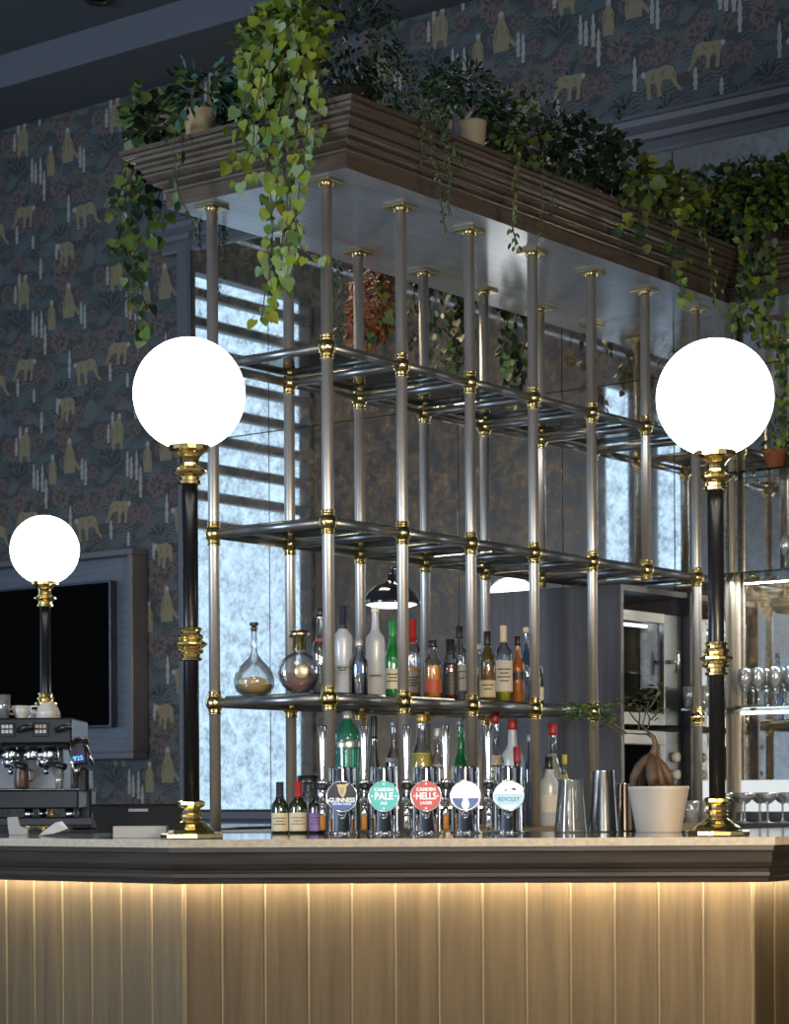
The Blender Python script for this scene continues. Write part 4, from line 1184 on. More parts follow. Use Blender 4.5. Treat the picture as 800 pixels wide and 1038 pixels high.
# 2 dark bush behind it
t, p = potted('leafy_plant', 'dark dense bushy plant right behind the bright corner ivy', (350, 100), 4.86, pot_dark, .11, .22)
ml, ms = MB(), MB()
bush(ml, p + Vector((0, 0, .40)), (.20, .20, .24), 620, .034, OVAL, 3)
bush(ml, p + Vector((.02, -.06, .16)), (.16, .12, .14), 220, .030, OVAL, 3)
vine(ml, ms, [onY(a, b, 4.45) for a, b in ((378, 60), (386, 30), (396, 22))], .04, .03, HEART, 3)
green(t, ml, ms, [L_dk2, L_dk, L_dk2])
# 3 plant in the beige pot on the end face
c = onX(203, 133, 5.62); c.z = CANT
t = thing('potted_plant', 'dark green broad-leaved plant in a beige pot above the left end of the canopy', 'plant', c, 0, 'plants along the canopy')
MB().lathe([(1e-4, 0), (.046, 0), (.056, .088), (.060, .09), (.060, .10), (.052, .10), (.05, .085), (1e-4, .083)], (0, 0, 0), 24).build('pot', pot_beige, t)
ml, ms = MB(), MB()
bush(ml, c + Vector((.02, 0, .17)), (.12, .13, .085), 190, .050, OVAL, 4)
bush(ml, onX(240, 108, 5.75), (.06, .08, .07), 60, .045, HEART, 4)
for q in ([(192, 108), (180, 125), (176, 165), (180, 195), (190, 212), (196, 226)], [(190, 106), (182, 120), (184, 150), (178, 180)]):
    vine(ml, ms, [onX(a, b, UF) for a, b in q], .046, .036, OVAL, 4, .5)
green(t, ml, ms, [L_dk, L_mid, L_dk2, L_teal])
# 4 ivy hanging off the far left end
c = onX(160, 146, 5.70); c.z = CANT
t = thing('trailing_ivy', 'dark ivy tumbling off the far left end of the canopy past the wallpaper', 'plant', c, 0, 'plants along the canopy')
MB().lathe([(1e-4, 0), (.05, 0), (.062, .10), (.052, .10), (1e-4, .085)], (0, 0, 0), 20).build('pot', pot_dark, t)
ml, ms = MB(), MB()
bush(ml, onX(160, 128, 5.66), (.14, .12, .10), 200, .044, HEART, 4)
bush(ml, onX(150, 100, 5.66), (.06, .06, .06), 40, .04, IVY, 4)
for q in ([(150, 140), (138, 160), (128, 200), (124, 240), (128, 280)], [(152, 140), (145, 170), (140, 215), (142, 265), (146, 310), (150, 340)], [(155, 145), (156, 180), (152, 215), (158, 240)],
          [(150, 150), (134, 190), (132, 250), (138, 300), (140, 335)], [(148, 140), (126, 175), (120, 215), (118, 250)], [(158, 150), (163, 190), (160, 225)]):
    vine(ml, ms, [onY(a, b, 5.50 + random.uniform(0, .06)) for a, b in q], .046, .032, HEART, 4, .8, 2)
green(t, ml, ms, [L_dk, L_mid, L_dk2, L_olv])
# 5 fine teal strings behind the left post
c = onX(225, 140, 6.0); c.y = 5.22; c.z = CANT
t = thing('string_plant', 'fine teal string plant dangling behind the left rear post', 'plant', c, 0, 'plants along the canopy')
MB().lathe([(1e-4, 0), (.05, 0), (.06, .09), (.05, .09), (1e-4, .075)], (0, 0, 0), 20).build('pot', pot_dark, t)
ml, ms = MB(), MB()
bush(ml, c + Vector((0, .06, .11)), (.08, .10, .06), 90, .02, SMALL, 2)
for x0 in (197, 203, 222, 226, 230):
    ye = {197: 250, 203: 262, 222: 318, 226: 300, 230: 285}[x0]
    vine(ml, ms, [c + Vector((0, .08, .09))] + [onY(x0 + random.uniform(-2, 2), b, VR) for b in range(170, ye, 22)], .014, .014, SMALL, 2, .7, 2)
green(t, ml, ms, [L_teal, L_dk])

# along the long cornice: (name, label, pot px, v, pot mat, pot w,h, bushes, vines)
def long_plant(name, label, foot, v, pot, pw, ph, bushes, vines, mats):
    t, p = potted(name, label, foot, v, pot, pw, ph)
    ml, ms = MB(), MB()
    for (px, py, vv, rad, n, size, shape) in bushes: bush(ml, onY(px, py, vv), rad, n, size, shape, len(mats))
    for (pts, size, step, shape, per, vv) in vines: vine(ml, ms, [onY(a, b, vv + random.uniform(-.02, .02)) for a, b in pts], size, step, shape, len(mats), .7, per)
    green(t, ml, ms, mats)


long_plant('fern', 'dark feathery fern in a black pot right of the canopy corner', (398, 105), 4.70, black_m, .07, .10,
           [(395, 85, 4.70, (.14, .10, .13), 420, .022, OVAL), (432, 110, 4.55, (.13, .08, .16), 420, .018, SMALL), (440, 150, 4.45, (.07, .04, .09), 160, .016, SMALL)],
           [([(425, 100), (432, 125), (440, 160), (446, 195), (450, 232)], .014, .010, SMALL, 3, VF), ([(432, 105), (428, 140), (426, 165)], .014, .012, SMALL, 3, VF), ([(440, 110), (452, 150), (456, 185), (455, 215)], .013, .010, SMALL, 3, VF), ([(445, 120), (462, 150), (470, 165)], .016, .012, SMALL, 3, VF)], [L_dk, L_mid, L_dk2])
long_plant('potted_plant', 'dark teal plant in a cream pot standing on the long cornice', (479, 141), 4.56, P('pot_cream', (.40, .36, .26), .6), .050, .145,
           [(470, 92, 4.62, (.16, .12, .10), 300, .032, OVAL), (498, 105, 4.62, (.07, .08, .10), 120, .032, OVAL), (455, 84, 4.7, (.09, .08, .07), 90, .03, HEART)],
           [], [L_dk, L_dk2, L_teal])
long_plant('trailing_ivy', 'olive ivy right of the cream pot with one long dark trail', (525, 165), 4.62, pot_dark, .07, .09,
           [(522, 130, 4.55, (.15, .10, .12), 200, .034, HEART), (545, 120, 4.60, (.10, .10, .14), 260, .02, SMALL), (512, 150, 4.50, (.09, .06, .08), 90, .036, HEART)],
           [([(518, 140), (524, 165), (522, 195), (520, 225), (523, 250)], .026, .017, OVAL, 2, VF), ([(530, 140), (538, 160), (545, 165)], .034, .026, IVY, 1, VF), ([(552, 140), (550, 180), (549, 215), (548, 240)], .013, .011, SMALL, 2, VF)], [L_olv, L_mid, L_dk, L_dk2])
long_plant('leafy_plant', 'dark bushy plant at the middle of the long cornice below the wallpaper', (585, 190), 4.62, pot_dark, .08, .10,
           [(590, 158, 4.60, (.24, .14, .14), 420, .036, HEART), (568, 140, 4.62, (.10, .10, .12), 150, .028, OVAL), (625, 168, 4.58, (.16, .10, .12), 180, .034, HEART)],
           [([(612, 150), (622, 125), (628, 105)], .036, .03, IVY, 1, 4.55), ([(566, 160), (562, 190), (560, 215)], .02, .016, SMALL, 2, VF)], [L_dk, L_dk2, L_dk2])
long_plant('trailing_ivy', 'light green heart-leaved ivy near the far end of the long cornice', (650, 215), 4.60, pot_dark, .07, .08,
           [(648, 180, 4.47, (.07, .05, .09), 36, .062, HEART), (675, 200, 4.50, (.15, .10, .12), 170, .042, HEART), (640, 200, 4.45, (.08, .04, .06), 40, .04, IVY)],
           [([(640, 190), (632, 215), (626, 232)], .046, .034, IVY, 1, VF), ([(650, 195), (652, 225), (654, 250)], .046, .034, HEART, 1, VF), ([(648, 195), (646, 225)], .05, .036, HEART, 1, VF)], [L_br, L_mid, L_olv, L_dk])
long_plant('trailing_ivy', 'mid green ivy trailing to the soffit near the inner corner', (690, 240), 4.62, pot_dark, .07, .08,
           [(690, 205, 4.52, (.12, .10, .12), 190, .042, IVY), (706, 215, 4.62, (.12, .12, .14), 160, .036, HEART)],
           [([(684, 215), (682, 245), (688, 275), (692, 300)], .046, .030, IVY, 2, VF), ([(694, 240), (698, 268)], .04, .03, IVY, 1, VF), ([(710, 230), (720, 260), (722, 290), (726, 312)], .026, .02, OVAL, 2, VF)], [L_mid, L_olv, L_dk, L_br])

# over the inner corner and the wall canopy
UW = 8.243 - .118 - .03


def wall_plant(name, label, foot, bushes, vines, mats):
    p = onX(foot[0], foot[1], 8.26); p.z = CANT
    t = thing(name, label, 'plant', p, 0, 'plants along the canopy')
    MB().lathe([(1e-4, 0), (.06, 0), (.075, .10), (.065, .10), (1e-4, .085)], (0, 0, 0), 20).build('pot', pot_dark, t)
    ml, ms = MB(), MB()
    for (px, py, uu, rad, n, size, shape) in bushes: bush(ml, onX(px, py, uu), rad, n, size, shape, len(mats))
    for (pts, size, step, shape, per) in vines: vine(ml, ms, [onX(a, b, UW + random.uniform(-.05, .02)) for a, b in pts], size, step, shape, len(mats), .9, per)
    green(t, ml, ms, mats)


wall_plant('leafy_plant', 'dark shrubby plant at the inner corner of the canopy', (735, 235), [(728, 205, 8.22, (.14, .18, .15), 380, .038, HEART), (718, 240, 8.13, (.08, .10, .10), 130, .036, OVAL)], [], [L_dk2, L_dk, L_teal])
wall_plant('trailing_ivy', 'heavy green ivy hanging beside and behind the right globe lamp', (775, 225),
           [(765, 200, 8.20, (.12, .20, .16), 560, .034, HEART), (792, 190, 8.20, (.12, .16, .14), 340, .034, HEART)],
           [([(752, 220), (750, 260), (748, 300), (752, 330)], .038, .026, HEART, 3), ([(765, 220), (766, 265), (764, 310), (770, 345)], .038, .026, HEART, 3), ([(780, 225), (782, 265), (778, 310), (782, 350)], .037, .026, HEART, 3),
            ([(760, 280), (772, 320), (786, 350), (796, 385)], .037, .026, HEART, 2), ([(795, 320), (797, 370), (794, 410), (797, 440)], .037, .028, HEART, 2), ([(742, 250), (738, 275), (733, 300)], .03, .028, OVAL, 2)],
           [L_mid, L_olv, L_dk, L_br])

# hanging over the rear edge, seen through the rack
def rear_plant(name, label, foot, bushes, vines, mats):
    p = onY(foot[0], foot[1], 5.25); p.z = CANT
    t = thing(name, label, 'plant', p, 0, 'plants along the canopy')
    MB().lathe([(1e-4, 0), (.06, 0), (.075, .10), (.065, .10), (1e-4, .085)], (0, 0, 0), 20).build('pot', pot_dark, t)
    ml, ms = MB(), MB()
    for (px, py, rad, n, size, shape) in bushes: bush(ml, onY(px, py, VR + rad[1]), rad, n, size, shape, len(mats), .9)
    for (pts, size, step, shape, per) in vines: vine(ml, ms, [onY(pts[0][0], 210, 5.3)] + [onY(a, b, VR + random.uniform(0, .08)) for a, b in pts], size, step, shape, len(mats), .9, per)
    green(t, ml, ms, mats)


rear_plant('trailing_plant', 'rust red trailing plant hanging over the rear of the canopy', (375, 250), [(376, 305, (.13, .08, .20), 560, .034, OVAL), (366, 330, (.07, .06, .10), 160, .034, OVAL)], [], [L_red, L_red, P('leaf_rust', (.13, .035, .02), .6)])
rear_plant('trailing_ivy', 'green ivy beside the rust red plant behind the rack', (395, 255), [], [([(388, 270), (386, 300), (382, 325), (376, 345)], .044, .034, HEART, 2), ([(396, 275), (396, 310), (392, 335)], .04, .034, HEART, 2)], [L_mid, L_br, L_dk])
rear_plant('string_plant', 'blue-green fine hanging plant left of the rust red one', (340, 240), [], [([(336, 262), (337, 290), (336, 320), (338, 345)], .02, .016, SMALL, 3), ([(344, 265), (345, 300), (343, 335)], .02, .016, SMALL, 3)], [L_teal, L_dk])
rear_plant('fern', 'blue-green drooping fern right of the rust red plant', (435, 270), [], [([(434, 292), (438, 320), (442, 350), (438, 375)], .045, .025, OVAL, 2), ([(440, 295), (450, 325), (452, 345)], .045, .03, OVAL, 2), ([(420, 290), (418, 320), (420, 350)], .03, .02, OVAL, 3)], [L_teal, L_dk, L_dk2])
rear_plant('trailing_ivy', 'mid green ivy curtain behind the third rear post', (465, 280), [], [([(462, 300), (460, 330), (458, 360), (456, 375)], .04, .026, HEART, 3), ([(470, 300), (468, 335), (464, 365)], .04, .026, HEART, 3), ([(476, 305), (478, 340)], .04, .03, HEART, 2)], [L_mid, L_dk, L_dk2])
rear_plant('trailing_ivy', 'dark ivy curtain hanging right of the fourth rear post', (525, 300), [], [([(515, 318), (512, 350), (514, 385)], .04, .026, HEART, 3), ([(524, 320), (522, 360), (520, 392)], .04, .026, HEART, 3), ([(533, 325), (530, 355), (528, 380)], .04, .028, HEART, 2)], [L_dk, L_mid, L_dk2])

# ------------------------------------------------------------------ glass shelves and glassware on the mirrored wall
sv0, sv1, su = 3.3, 4.775, 8.318
SW = .15
shz = [CZ + .936, CZ + .372]
hz = thing('glass_shelving', 'wall-mounted glass shelves with bright edges right of the cabinet', 'shelf', (su, 4.0, shz[1]))
for z in shz + [CZ + 1.36]:
    e1 = sv1 if z == shz[1] else 4.63
    MB().box((su, (sv0 + e1) / 2, z - .005), (SW, e1 - sv0, .010), bev=.001).build('glass_shelf', shelf_gl, hz, shift=hz.location)
for v in (4.59, 3.75):
    MB().tube([(8.36, v, BAR), (8.36, v, zF - .002)], .013, 12).build('upright', P('upright_beige', (.36, .32, .25), .4, .3), hz, shift=hz.location)
for z in shz + [CZ + 1.36]:
    for v in (4.60, 4.545, 4.46, 3.8):
        MB().lathe([(.010, -.020), (.013, -.016), (.013, -.011), (.008, -.010)], (8.30, v, z), 12).build('shelf_stud', brass_dull, hz, shift=hz.location)
MB().box((WU - .03, (sv0 + 4.58) / 2, shz[1] - .022), (.012, 4.58 - sv0, .012)).build('led_strip', led_cool, hz, shift=hz.location)
MB().box((WU - .03, (sv0 + sv1) / 2, BAR + .09), (.012, sv1 - sv0, .17), bev=.003).build('backlit_panel', EM('backlit_panel', (.90, .95, .96), .85), hz, shift=hz.location)
m = MB(); m.box((WU - .035, 4.60, (BAR + shz[0]) / 2), (.02, .07, shz[0] - BAR), bev=.004); m.build('lit_stile', P('stile_beige', (.52, .46, .36), .5), hz, shift=hz.location)


def wine_glass_mesh(scale=1.0):
    m = MB(); q = [(.030, 0), (.030, .002), (.006, .008), (.004, .02), (.004, .055), (.012, .066), (.028, .085), (.033, .105), (.031, .135), (.027, .155), (.026, .155), (.030, .134), (.0315, .105), (.026, .087), (.004, .070), (1e-4, .069)]
    return m.lathe([(a * scale, b * scale) for a, b in q], (0, 0, 0), 18)


def tumbler_mesh():
    m = MB(); q = [(.026, 0), (.028, .003), (.034, .045), (.036, .092), (.035, .093), (.033, .045), (.025, .012), (1e-4, .011)]
    return m.lathe(q, (0, 0, 0), 18)


def coupe_mesh():
    m = MB(); q = [(.032, 0), (.032, .002), (.006, .007), (.0045, .02), (.0045, .075), (.02, .085), (.042, .105), (.046, .125), (.045, .125), (.040, .106), (.018, .088), (1e-4, .084)]
    return m.lathe(q, (0, 0, 0), 18)


glass_crystal = GL('crystal_glass', (.94, .96, .97), (.55, .60, .64), body=(.90, .93, .95), bodyfac=.26, gloss=.4, rough=.05)


def glasses(kind, mesh, zs_, vs_, us_, cat, label, group):
    first = None
    for u in us_:
        for v in vs_:
            o = mesh.build(kind, glass_crystal) if first is None else first.copy()
            if first is None: first = o
            else: COL.objects.link(o)
            o.location = (u, v + random.uniform(-.008, .008), zs_); tag(o, label, cat, group)


glasses('wine_glass', wine_glass_mesh(1.02), shz[1] + .0002, [4.49 - .072 * i for i in range(8)], (8.279, 8.350), 'wine glass', 'stemmed wine glass in the bright rows on the middle glass shelf by the mirror', 'wine glasses on the glass shelf')
glasses('coupe_glass', coupe_mesh(), BAR - .003 + .0002, [4.50 - .10 * i for i in range(6)], (8.12, 8.25), 'coupe glass', 'stemmed coupe glass in the brightly lit rows on the wall counter', 'coupe glasses on the wall counter')
glasses('tumbler', tumbler_mesh(), shz[1] + .0002, [4.755, 4.675], (8.283, 8.357), 'tumbler', 'clear tumbler on the middle glass shelf left of the right lamp post', 'tumblers on the glass shelf')
glasses('highball_glass', tumbler_mesh(), BAR - .003 + .0002, [4.74, 4.66], (8.12, 8.25), 'glass', 'clear glass on the wall counter just left of the right lamp base', 'glasses on the wall counter')
glasses('footed_glass', wine_glass_mesh(.9), shz[0] + .0002, [4.30 - .09 * i for i in range(3)], (8.30,), 'glass', 'footed glass on the upper glass shelf at the right edge', 'footed glasses on the upper shelf')
c = onX(785, 437, 8.32); c.z = CZ + 1.36
t = thing('potted_plant', 'small green plant in a terracotta pot on the top glass shelf', 'plant', c)
MB().lathe([(1e-4, 0), (.034, 0), (.046, .066), (.050, .067), (.050, .085), (.043, .085), (.04, .07), (1e-4, .068)], (0, 0, 0), 24).build('pot', terracotta, t)
ml = MB(); bush(ml, Vector((0, -.04, .13)), (.09, .09, .07), 90, .034, OVAL, 3); ml.build('foliage', [L_mid, L_yg, L_dk], t)

# ------------------------------------------------------------------ coffee corner at the left
Zm = 8.2; k = Zm / FPX
pm = pos(0, Zm, BAR)
mc = thing('espresso_machine', 'steel espresso machine with black levers and white keypads at the left end', 'coffee machine', pm, RZ)
darksteel = P('machine_steel', (.030, .034, .040), .30, .6)
lightsteel = P('machine_panel', (.22, .23, .24), .3, .6)


def mz(py): return CZ + (HY - py + 2.3) * k - BAR


def mx(px): return px * k


# body pieces: x0,x1 px ; y0,y1 px
def slab(mb, x0, x1, y0, y1, d0, d1, mat=0, bev=.006):
    mb.box(((mx(x0) + mx(x1)) / 2, (d0 + d1) / 2, (mz(y0) + mz(y1)) / 2), (mx(x1) - mx(x0), d1 - d0, mz(y0) - mz(y1)), mat, bev=bev)


m = MB(); slab(m, -75, 74, 728, 754, -.02, .42); slab(m, -75, 71, 754, 757, .0, .40); m.build('upper_body', darksteel, mc)
m = MB(); slab(m, -70, 56, 757, 802, .20, .40, 0); m.build('back_body', lightsteel, mc)
m = MB(); slab(m, -75, 82, 801, 820, -.06, .42, 0); slab(m, -75, 84, 799.5, 801.5, -.065, .42, 1); m.build('drip_tray', [darksteel, steel], mc)
m = MB(); slab(m, -75, 97, 829, 837.0, -.05, .42, 0, .004); m.build('base_mat', P('mat_dark', (.03, .035, .045), .4), mc)
for fx_, fy in ((28, .02), (70, .02), (28, .36), (70, .36)):
    MB().lathe([(.014, mz(829)), (.017, mz(826)), (.015, mz(820))], (mx(fx_), fy, 0), 16).build('foot', steel, mc)
for kx in (-8, 9, 43):
    m = MB(); slab(m, kx - 8, kx + 8, 733, 747, -.026, -.019, 0, .002)
    for i in range(3):
        for j in range(2): slab(m, kx - 5.5 + i * 4, kx - 2.5 + i * 4, 735 + j * 5, 738.5 + j * 5, -.029, -.025, 1, .001)
    m.build('keypad', [black_m, white_p], mc)
for kx in (27, 66):
    m = MB().tube([(mx(kx - 7), -.05, mz(741)), (mx(kx + 2), -.06, mz(738)), (mx(kx + 11), -.07, mz(737))], [.010, .013, .010], 12)
    m.tube([(mx(kx - 7), -.0, mz(741)), (mx(kx - 7), -.05, mz(741))], .008, 10); m.build('steam_lever', black_m, mc)
for kx in (-12, 8, 30, 47):
    m = MB().lathe([(.034, mz(770)), (.036, mz(768)), (.036, mz(760)), (.028, mz(756)), (.028, mz(754))], (mx(kx), .08, 0), 24); m.build('group_head', chrome, mc)
for kx, ex in ((8, 26), (44, 66)):
    m = MB().lathe([(.026, mz(778)), (.034, mz(775)), (.035, mz(770)), (.032, mz(769))], (mx(kx), .08, 0), 20, 0); m.tube([(mx(kx), .05, mz(774)), (mx(kx + 6), -.02, mz(774))], .007, 10, 0)
    m.tube([(mx(kx + 6), -.02, mz(774)), (mx(ex - 6), -.05, mz(775.5)), (mx(ex + 3), -.07, mz(778))], [.010, .012, .014], 12, 1)
    m.tube([(mx(kx), .08, mz(778)), (mx(kx), .07, mz(784))], .010, 10, 0)
    m.build('portafilter', [chrome, black_m], mc)
m = MB().tube([(mx(3), -.01, mz(752)), (mx(-2), -.03, mz(765)), (mx(-6), -.05, mz(790))], .005, 8); m.tube([(mx(70), -.0, mz(754)), (mx(74), -.03, mz(770)), (mx(78), -.03, mz(796))], .005, 8); m.build('steam_wand', chrome, mc)
m = MB().lathe([(.02, 0), (.028, .01), (.03, .06), (.026, .085), (.027, .09), (.025, .09), (.024, .08), (.02, .012), (1e-4, .011)], (mx(22), .03, mz(799.5)), 20); 
pj = thing('milk_jug', 'dark brown jug under the middle spout of the coffee machine', 'jug', (0, 0, 0)); pj.location = pos(22, Zm + .03, BAR + mz(799.3)); pj.rotation_euler.z = RZ
MB().lathe([(1e-4, 0), (.026, 0), (.030, .01), (.031, .05), (.026, .075), (.028, .085), (.026, .085), (.024, .075), (.028, .05), (1e-4, .008)], (0, 0, 0), 20).build('body', P('jug_brown', (.09, .05, .035), .35), pj)
MB().tube([(.028, 0, .07), (.048, 0, .062), (.046, 0, .035), (.029, 0, .025)], .004, 8).build('handle', MATS['jug_brown'], pj)


def coffee_cup(px, Z, z, r, h, label, upside=False):
    t = thing('coffee_cup', label, 'cup', pos(px, Z, z), RZ, 'cups on the coffee machine')
    pr = [(1e-4, 0), (r * .52, 0), (r * .55, .004), (r * .85, h * .45), (r, h), (r * .95, h), (r * .8, h * .45), (r * .4, .008), (1e-4, .007)]
    if upside: pr = [(a, h - b) for a, b in pr][::-1]
    MB().lathe(pr, (0, 0, 0), 28).build('body', white_c, t)
    s_ = -1 if upside else 1
    MB().tube([(-r * .8, 0, h * .78), (-r * 1.35, 0, h * .75), (-r * 1.35, 0, h * .45), (-r * .72, 0, h * .35)], .004, 8).build('handle', white_c, t)
    return t


ZT = BAR + mz(728) + .0005
coffee_cup(49, Zm + .10, ZT, .048, .062, 'large upturned white cup on the coffee machine below the distant lamp', True)
coffee_cup(22, Zm + .12, ZT, .038, .050, 'upright white cup on the coffee machine left of the upturned one')
coffee_cup(34, Zm + .24, ZT, .036, .040, 'low white cup behind the others on the coffee machine', True)
t = thing('glass_tumbler', 'clear glass tumbler on the coffee machine at the left edge', 'glass', pos(4, Zm + .08, ZT), RZ)
MB().lathe([(1e-4, 0), (.020, 0), (.026, .09), (.0245, .09), (.018, .008), (1e-4, .007)], (0, 0, 0), 20).build('body', glass_crystal, t)
t = thing('shot_glass', 'small shot glass on the drip tray of the coffee machine', 'glass', pos(60, Zm + .02, BAR + mz(799.4)), RZ)
MB().lathe([(1e-4, 0), (.013, 0), (.020, .056), (.0185, .056), (.012, .008), (1e-4, .007)], (0, 0, 0), 18).build('body', glass_crystal, t)

# grinder with a blue digital display
pg = pos(84, Zm + .12, BAR)
g = thing('coffee_grinder', 'black coffee grinder with glowing blue digits right of the coffee machine', 'grinder', pg, RZ)
def gz(py): return CZ + (HY - py + 1.9) * (Zm + .12) / FPX - BAR
kk = (Zm + .12) / FPX
m = MB(); m.box((0, .10, gz(800) / 2 + 0), (.05, .08, gz(800) * 1.0), bev=.008); m.box((0, .04, .012), (.07, .16, .024), bev=.005)
m.box((0, .05, gz(790)), (.05, .14, .09), bev=.012); m.build('body', darksteel, g)
m = MB().box((0, 0, 0), (17 * kk, .03, 23 * kk), bev=.006); 
m.xf(Matrix.Translation((-3 * kk, -.035, gz(764))) @ Matrix.Rotation(-.14, 4, 'Y')).build('display_head', P('display_purple', (.022, .012, .05), .3), g)
m = MB(); vs, fs = text_geo('925', 6.4 * kk, .0004); m.add([(v[0] * 1.1, -.0165, v[1] - 5 * kk) for v in vs], fs)
m.xf(Matrix.Translation((-3 * kk, -.035, gz(764))) @ Matrix.Rotation(-.14, 4, 'Y')).build('display_digits', EM('digits_blue', (.12, .42, 1.0), 2.2), g)
MB().ball((0, 0, 0), 8 * kk, 0, 18, 10, sz=.6).xf(Matrix.Translation((-1 * kk, .0, gz(752)))).build('top_cap', black_m, g)
MB().tube([(5 * kk, -.02, gz(756)), (12 * kk, -.03, gz(776))], .006, 8).build('side_trim', steel, g)
MB().tube([(-4 * kk, -.05, gz(776)), (-4 * kk, -.06, gz(786))], [.016, .010], 12).build('spout', steel, g)

# till screen, its card stand, and papers on the bar
pt = pos(140, 6.78, BAR); k = 6.78 / FPX
t = thing('till_screen', 'black till screen seen from behind lying low on the bar', 'till', pt, RZ)
h0 = .008; h1 = CZ + (HY - 815 + 1.6) * k - BAR
m = MB(); w0, w1 = 41 * k, 49 * k
m.add([(-w0, 0, h0), (w0, 0, h0), (w0 * .98, .12, h0), (-w0 * .98, .12, h0), (-w1, .02, h1 - .008), (w1, .02, h1 - .008), (w1, .045, h1), (-w1, .045, h1), (-w1, .028, h1), (w1, .028, h1)],
      [(0, 1, 5, 4), (1, 2, 6, 5), (2, 3, 7, 6), (3, 0, 4, 7), (0, 3, 2, 1), (4, 5, 9, 8), (8, 9, 6, 7), (5, 6, 9), (4, 8, 7)])
m.build('casing', P('till_black', (.006, .007, .010), .5, 0, .25), t)
MB().box((0, .06, .004), (w0 * 1.2, .10, .008), bev=.002).build('stand', black_m, t)
MB().box((0, .008, h1 * .80), (20 * k, .004, 3 * k), bev=.0008).xf(Matrix.Identity(4)).build('badge_plate', P('plate_grey', (.22, .25, .30), .4), t)
pc = pos(143, 6.32, BAR); k = 6.32 / FPX
t = tag(MB().box((0, 0, 6 * k), (54 * k, .06, 12 * k), bev=.0015).build('card_box', P('card_pale', (.44, .42, .40), .6), None, pc, RZ), 'low pale box on the bar just left of the left lamp base', 'box')
pn = pos(55, 6.75, BAR); k = 6.75 / FPX
m = MB()
m.add([(-14 * k, -.03, .001), (2 * k, -.035, .008), (15 * k, -.02, .022), (8 * k, .0, .045), (0 * k, .02, .040), (-10 * k, .03, .004), (6 * k, .04, .012), (16 * k, .02, .012), (4 * k, .0, .036), (-13 * k, .0, .010)],
      [(0, 1, 9), (1, 8, 9), (1, 2, 8), (2, 3, 8), (3, 4, 8), (4, 9, 8), (9, 4, 5), (4, 6, 5), (4, 3, 6), (3, 7, 6), (3, 2, 7), (0, 9, 5)])
tag(m.build('paper_napkin', white_p, None, pn, RZ), 'crumpled white paper napkin lying on the bar in front of the coffee machine', 'napkin')
pn = pos(16, 6.95, BAR); k = 6.95 / FPX
m = MB()
poly = [(-9, 18), (1, 18.5), (4, 9), (12, 6), (12.5, .2), (-6, .2), (-8, 9)]
vs = [(a * k, -.012 + (b * .0012), b * k) for a, b in poly] + [(a * k, .012 + (b * .0012), b * k) for a, b in poly]
n = len(poly); m.add(vs, [list(range(n)), [n + i for i in range(n)][::-1]] + [[i, n + i, n + (i + 1) % n, (i + 1) % n] for i in range(n)])
tag(m.build('folded_cloth', P('cloth_grey', (.40, .41, .41), .9), None, pn, RZ), 'folded grey cloth standing on the bar at the left edge', 'cloth')

AMB, EXPO = .42, 0.0


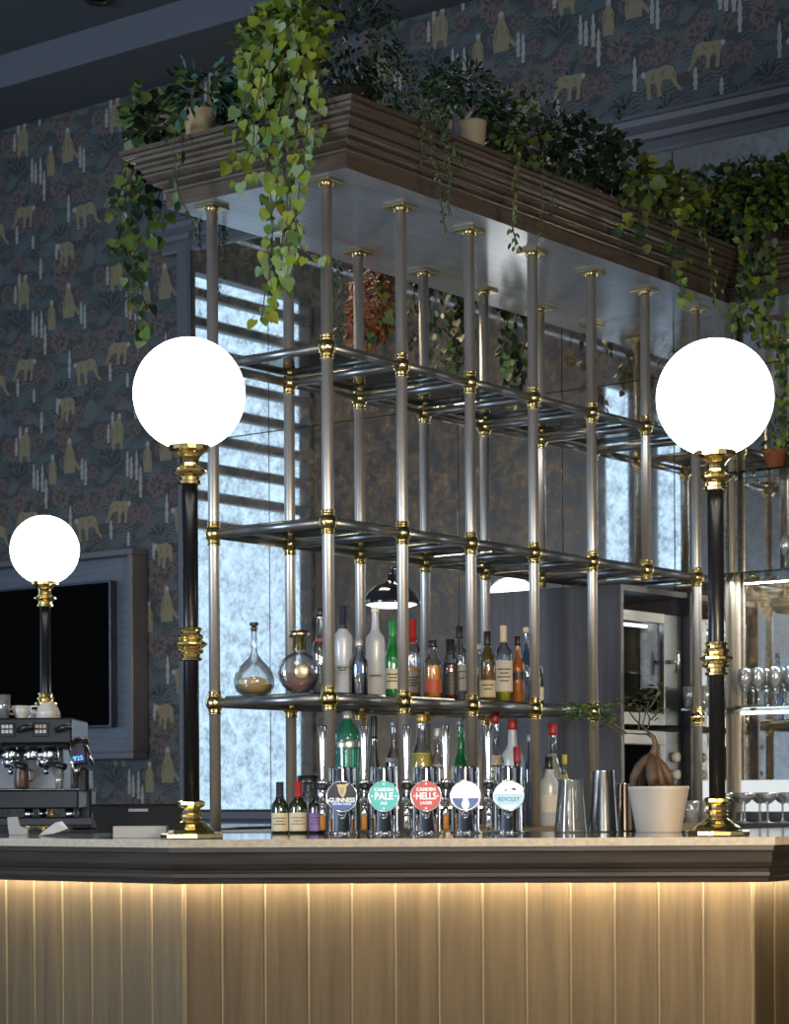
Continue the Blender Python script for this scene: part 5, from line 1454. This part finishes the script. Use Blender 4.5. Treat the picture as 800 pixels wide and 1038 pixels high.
def LIGHTS():
    # daylight through the front windows at the left
    area('daylight_front', (-5.6, 7.6, 1.9), (5.5, 4.4, 2.6), 3.0, 2.6, 800, (.64, .81, 1.0))
    area('rear_fill', (-4.5, -1.5, 1.8), (5.5, 4.0, 2.4), 3.5, 2.4, 95, (.88, .94, 1.0))  # added cool fill behind the camera for highlights on the brass
    # added warm fills aimed at the bar front, the rack and the back bar
    o = area('bar_front_fill', (-.4, -.6, 3.9), (4.9, 3.45, .75), .8, .8, 6, (1.0, .76, .46)); o.data.spread = math.radians(44)
    o = area('rack_fill', (1.2, -2.2, 2.1), (6.8, 4.7, 1.55), .8, .8, 21, (1.0, .80, .54)); o.data.spread = math.radians(36)
    o = area('back_bar_fill', (7.3, 6.6, 4.85), (7.2, 5.6, 1.2), .4, 1.4, 26, (1.0, .78, .50)); o.data.spread = math.radians(100)
    # added fills: a warm one brightens the mirror foot, cool ones the glassware
    area('mirror_fill', (8.33, 6.0, 1.17), (8.40, 6.0, 1.6), 1.5, .03, 9, (1.0, .76, .42))
    area('shelf_fill', (8.31, 4.0, 2.13), (8.31, 4.0, 1.6), .05, 1.2, 7, (.90, .96, 1.0))
    area('counter_fill', (8.30, 4.0, 1.575), (8.28, 4.0, 1.1), .05, 1.2, 5, (.90, .96, 1.0))

# ------------------------------------------------------------------ camera, light
cd = bpy.data.cameras.new('camera'); cam = bpy.data.objects.new('camera', cd); COL.objects.link(cam)
cd.sensor_fit = 'AUTO'; cd.sensor_width = 36; cd.lens = FPX / 1038 * 36
cd.shift_y = (HY - 519) / 1038; cd.clip_start = .1; cd.clip_end = 100
X = RT * CR - UP * SR; Y = RT * SR + UP * CR; Zv = -FW
M = Matrix(((X.x, Y.x, Zv.x, 0), (X.y, Y.y, Zv.y, 0), (X.z, Y.z, Zv.z, CZ), (0, 0, 0, 1)))
cam.matrix_world = M
cd.dof.use_dof = True; cd.dof.focus_distance = 6.7; cd.dof.aperture_fstop = 9
S.camera = cam

wd = bpy.data.worlds.new('world'); S.world = wd; wd.use_nodes = True
bg = wd.node_tree.nodes['Background']; bg.inputs[0].default_value = (.58, .66, .78, 1); bg.inputs[1].default_value = AMB


def area(name, loc, target, sx, sy, power, col):
    l = bpy.data.lights.new(name, 'AREA'); l.shape = 'RECTANGLE'; l.size = sx; l.size_y = sy; l.energy = power; l.color = col
    o = bpy.data.objects.new(name, l); COL.objects.link(o); o.location = loc
    o.rotation_euler = (Vector(target) - Vector(loc)).to_track_quat('-Z', 'Y').to_euler()
    return o


LIGHTS()
S.view_settings.view_transform = 'Standard'; S.view_settings.look = 'None'
S.view_settings.exposure = EXPO; S.view_settings.gamma = 1; S.view_settings.use_curve_mapping = False
S.cycles.max_bounces = 12; S.cycles.transparent_max_bounces = 48; S.cycles.transmission_bounces = 12
S.cycles.sample_clamp_indirect = 6; S.cycles.caustics_reflective = False; S.cycles.caustics_refractive = False
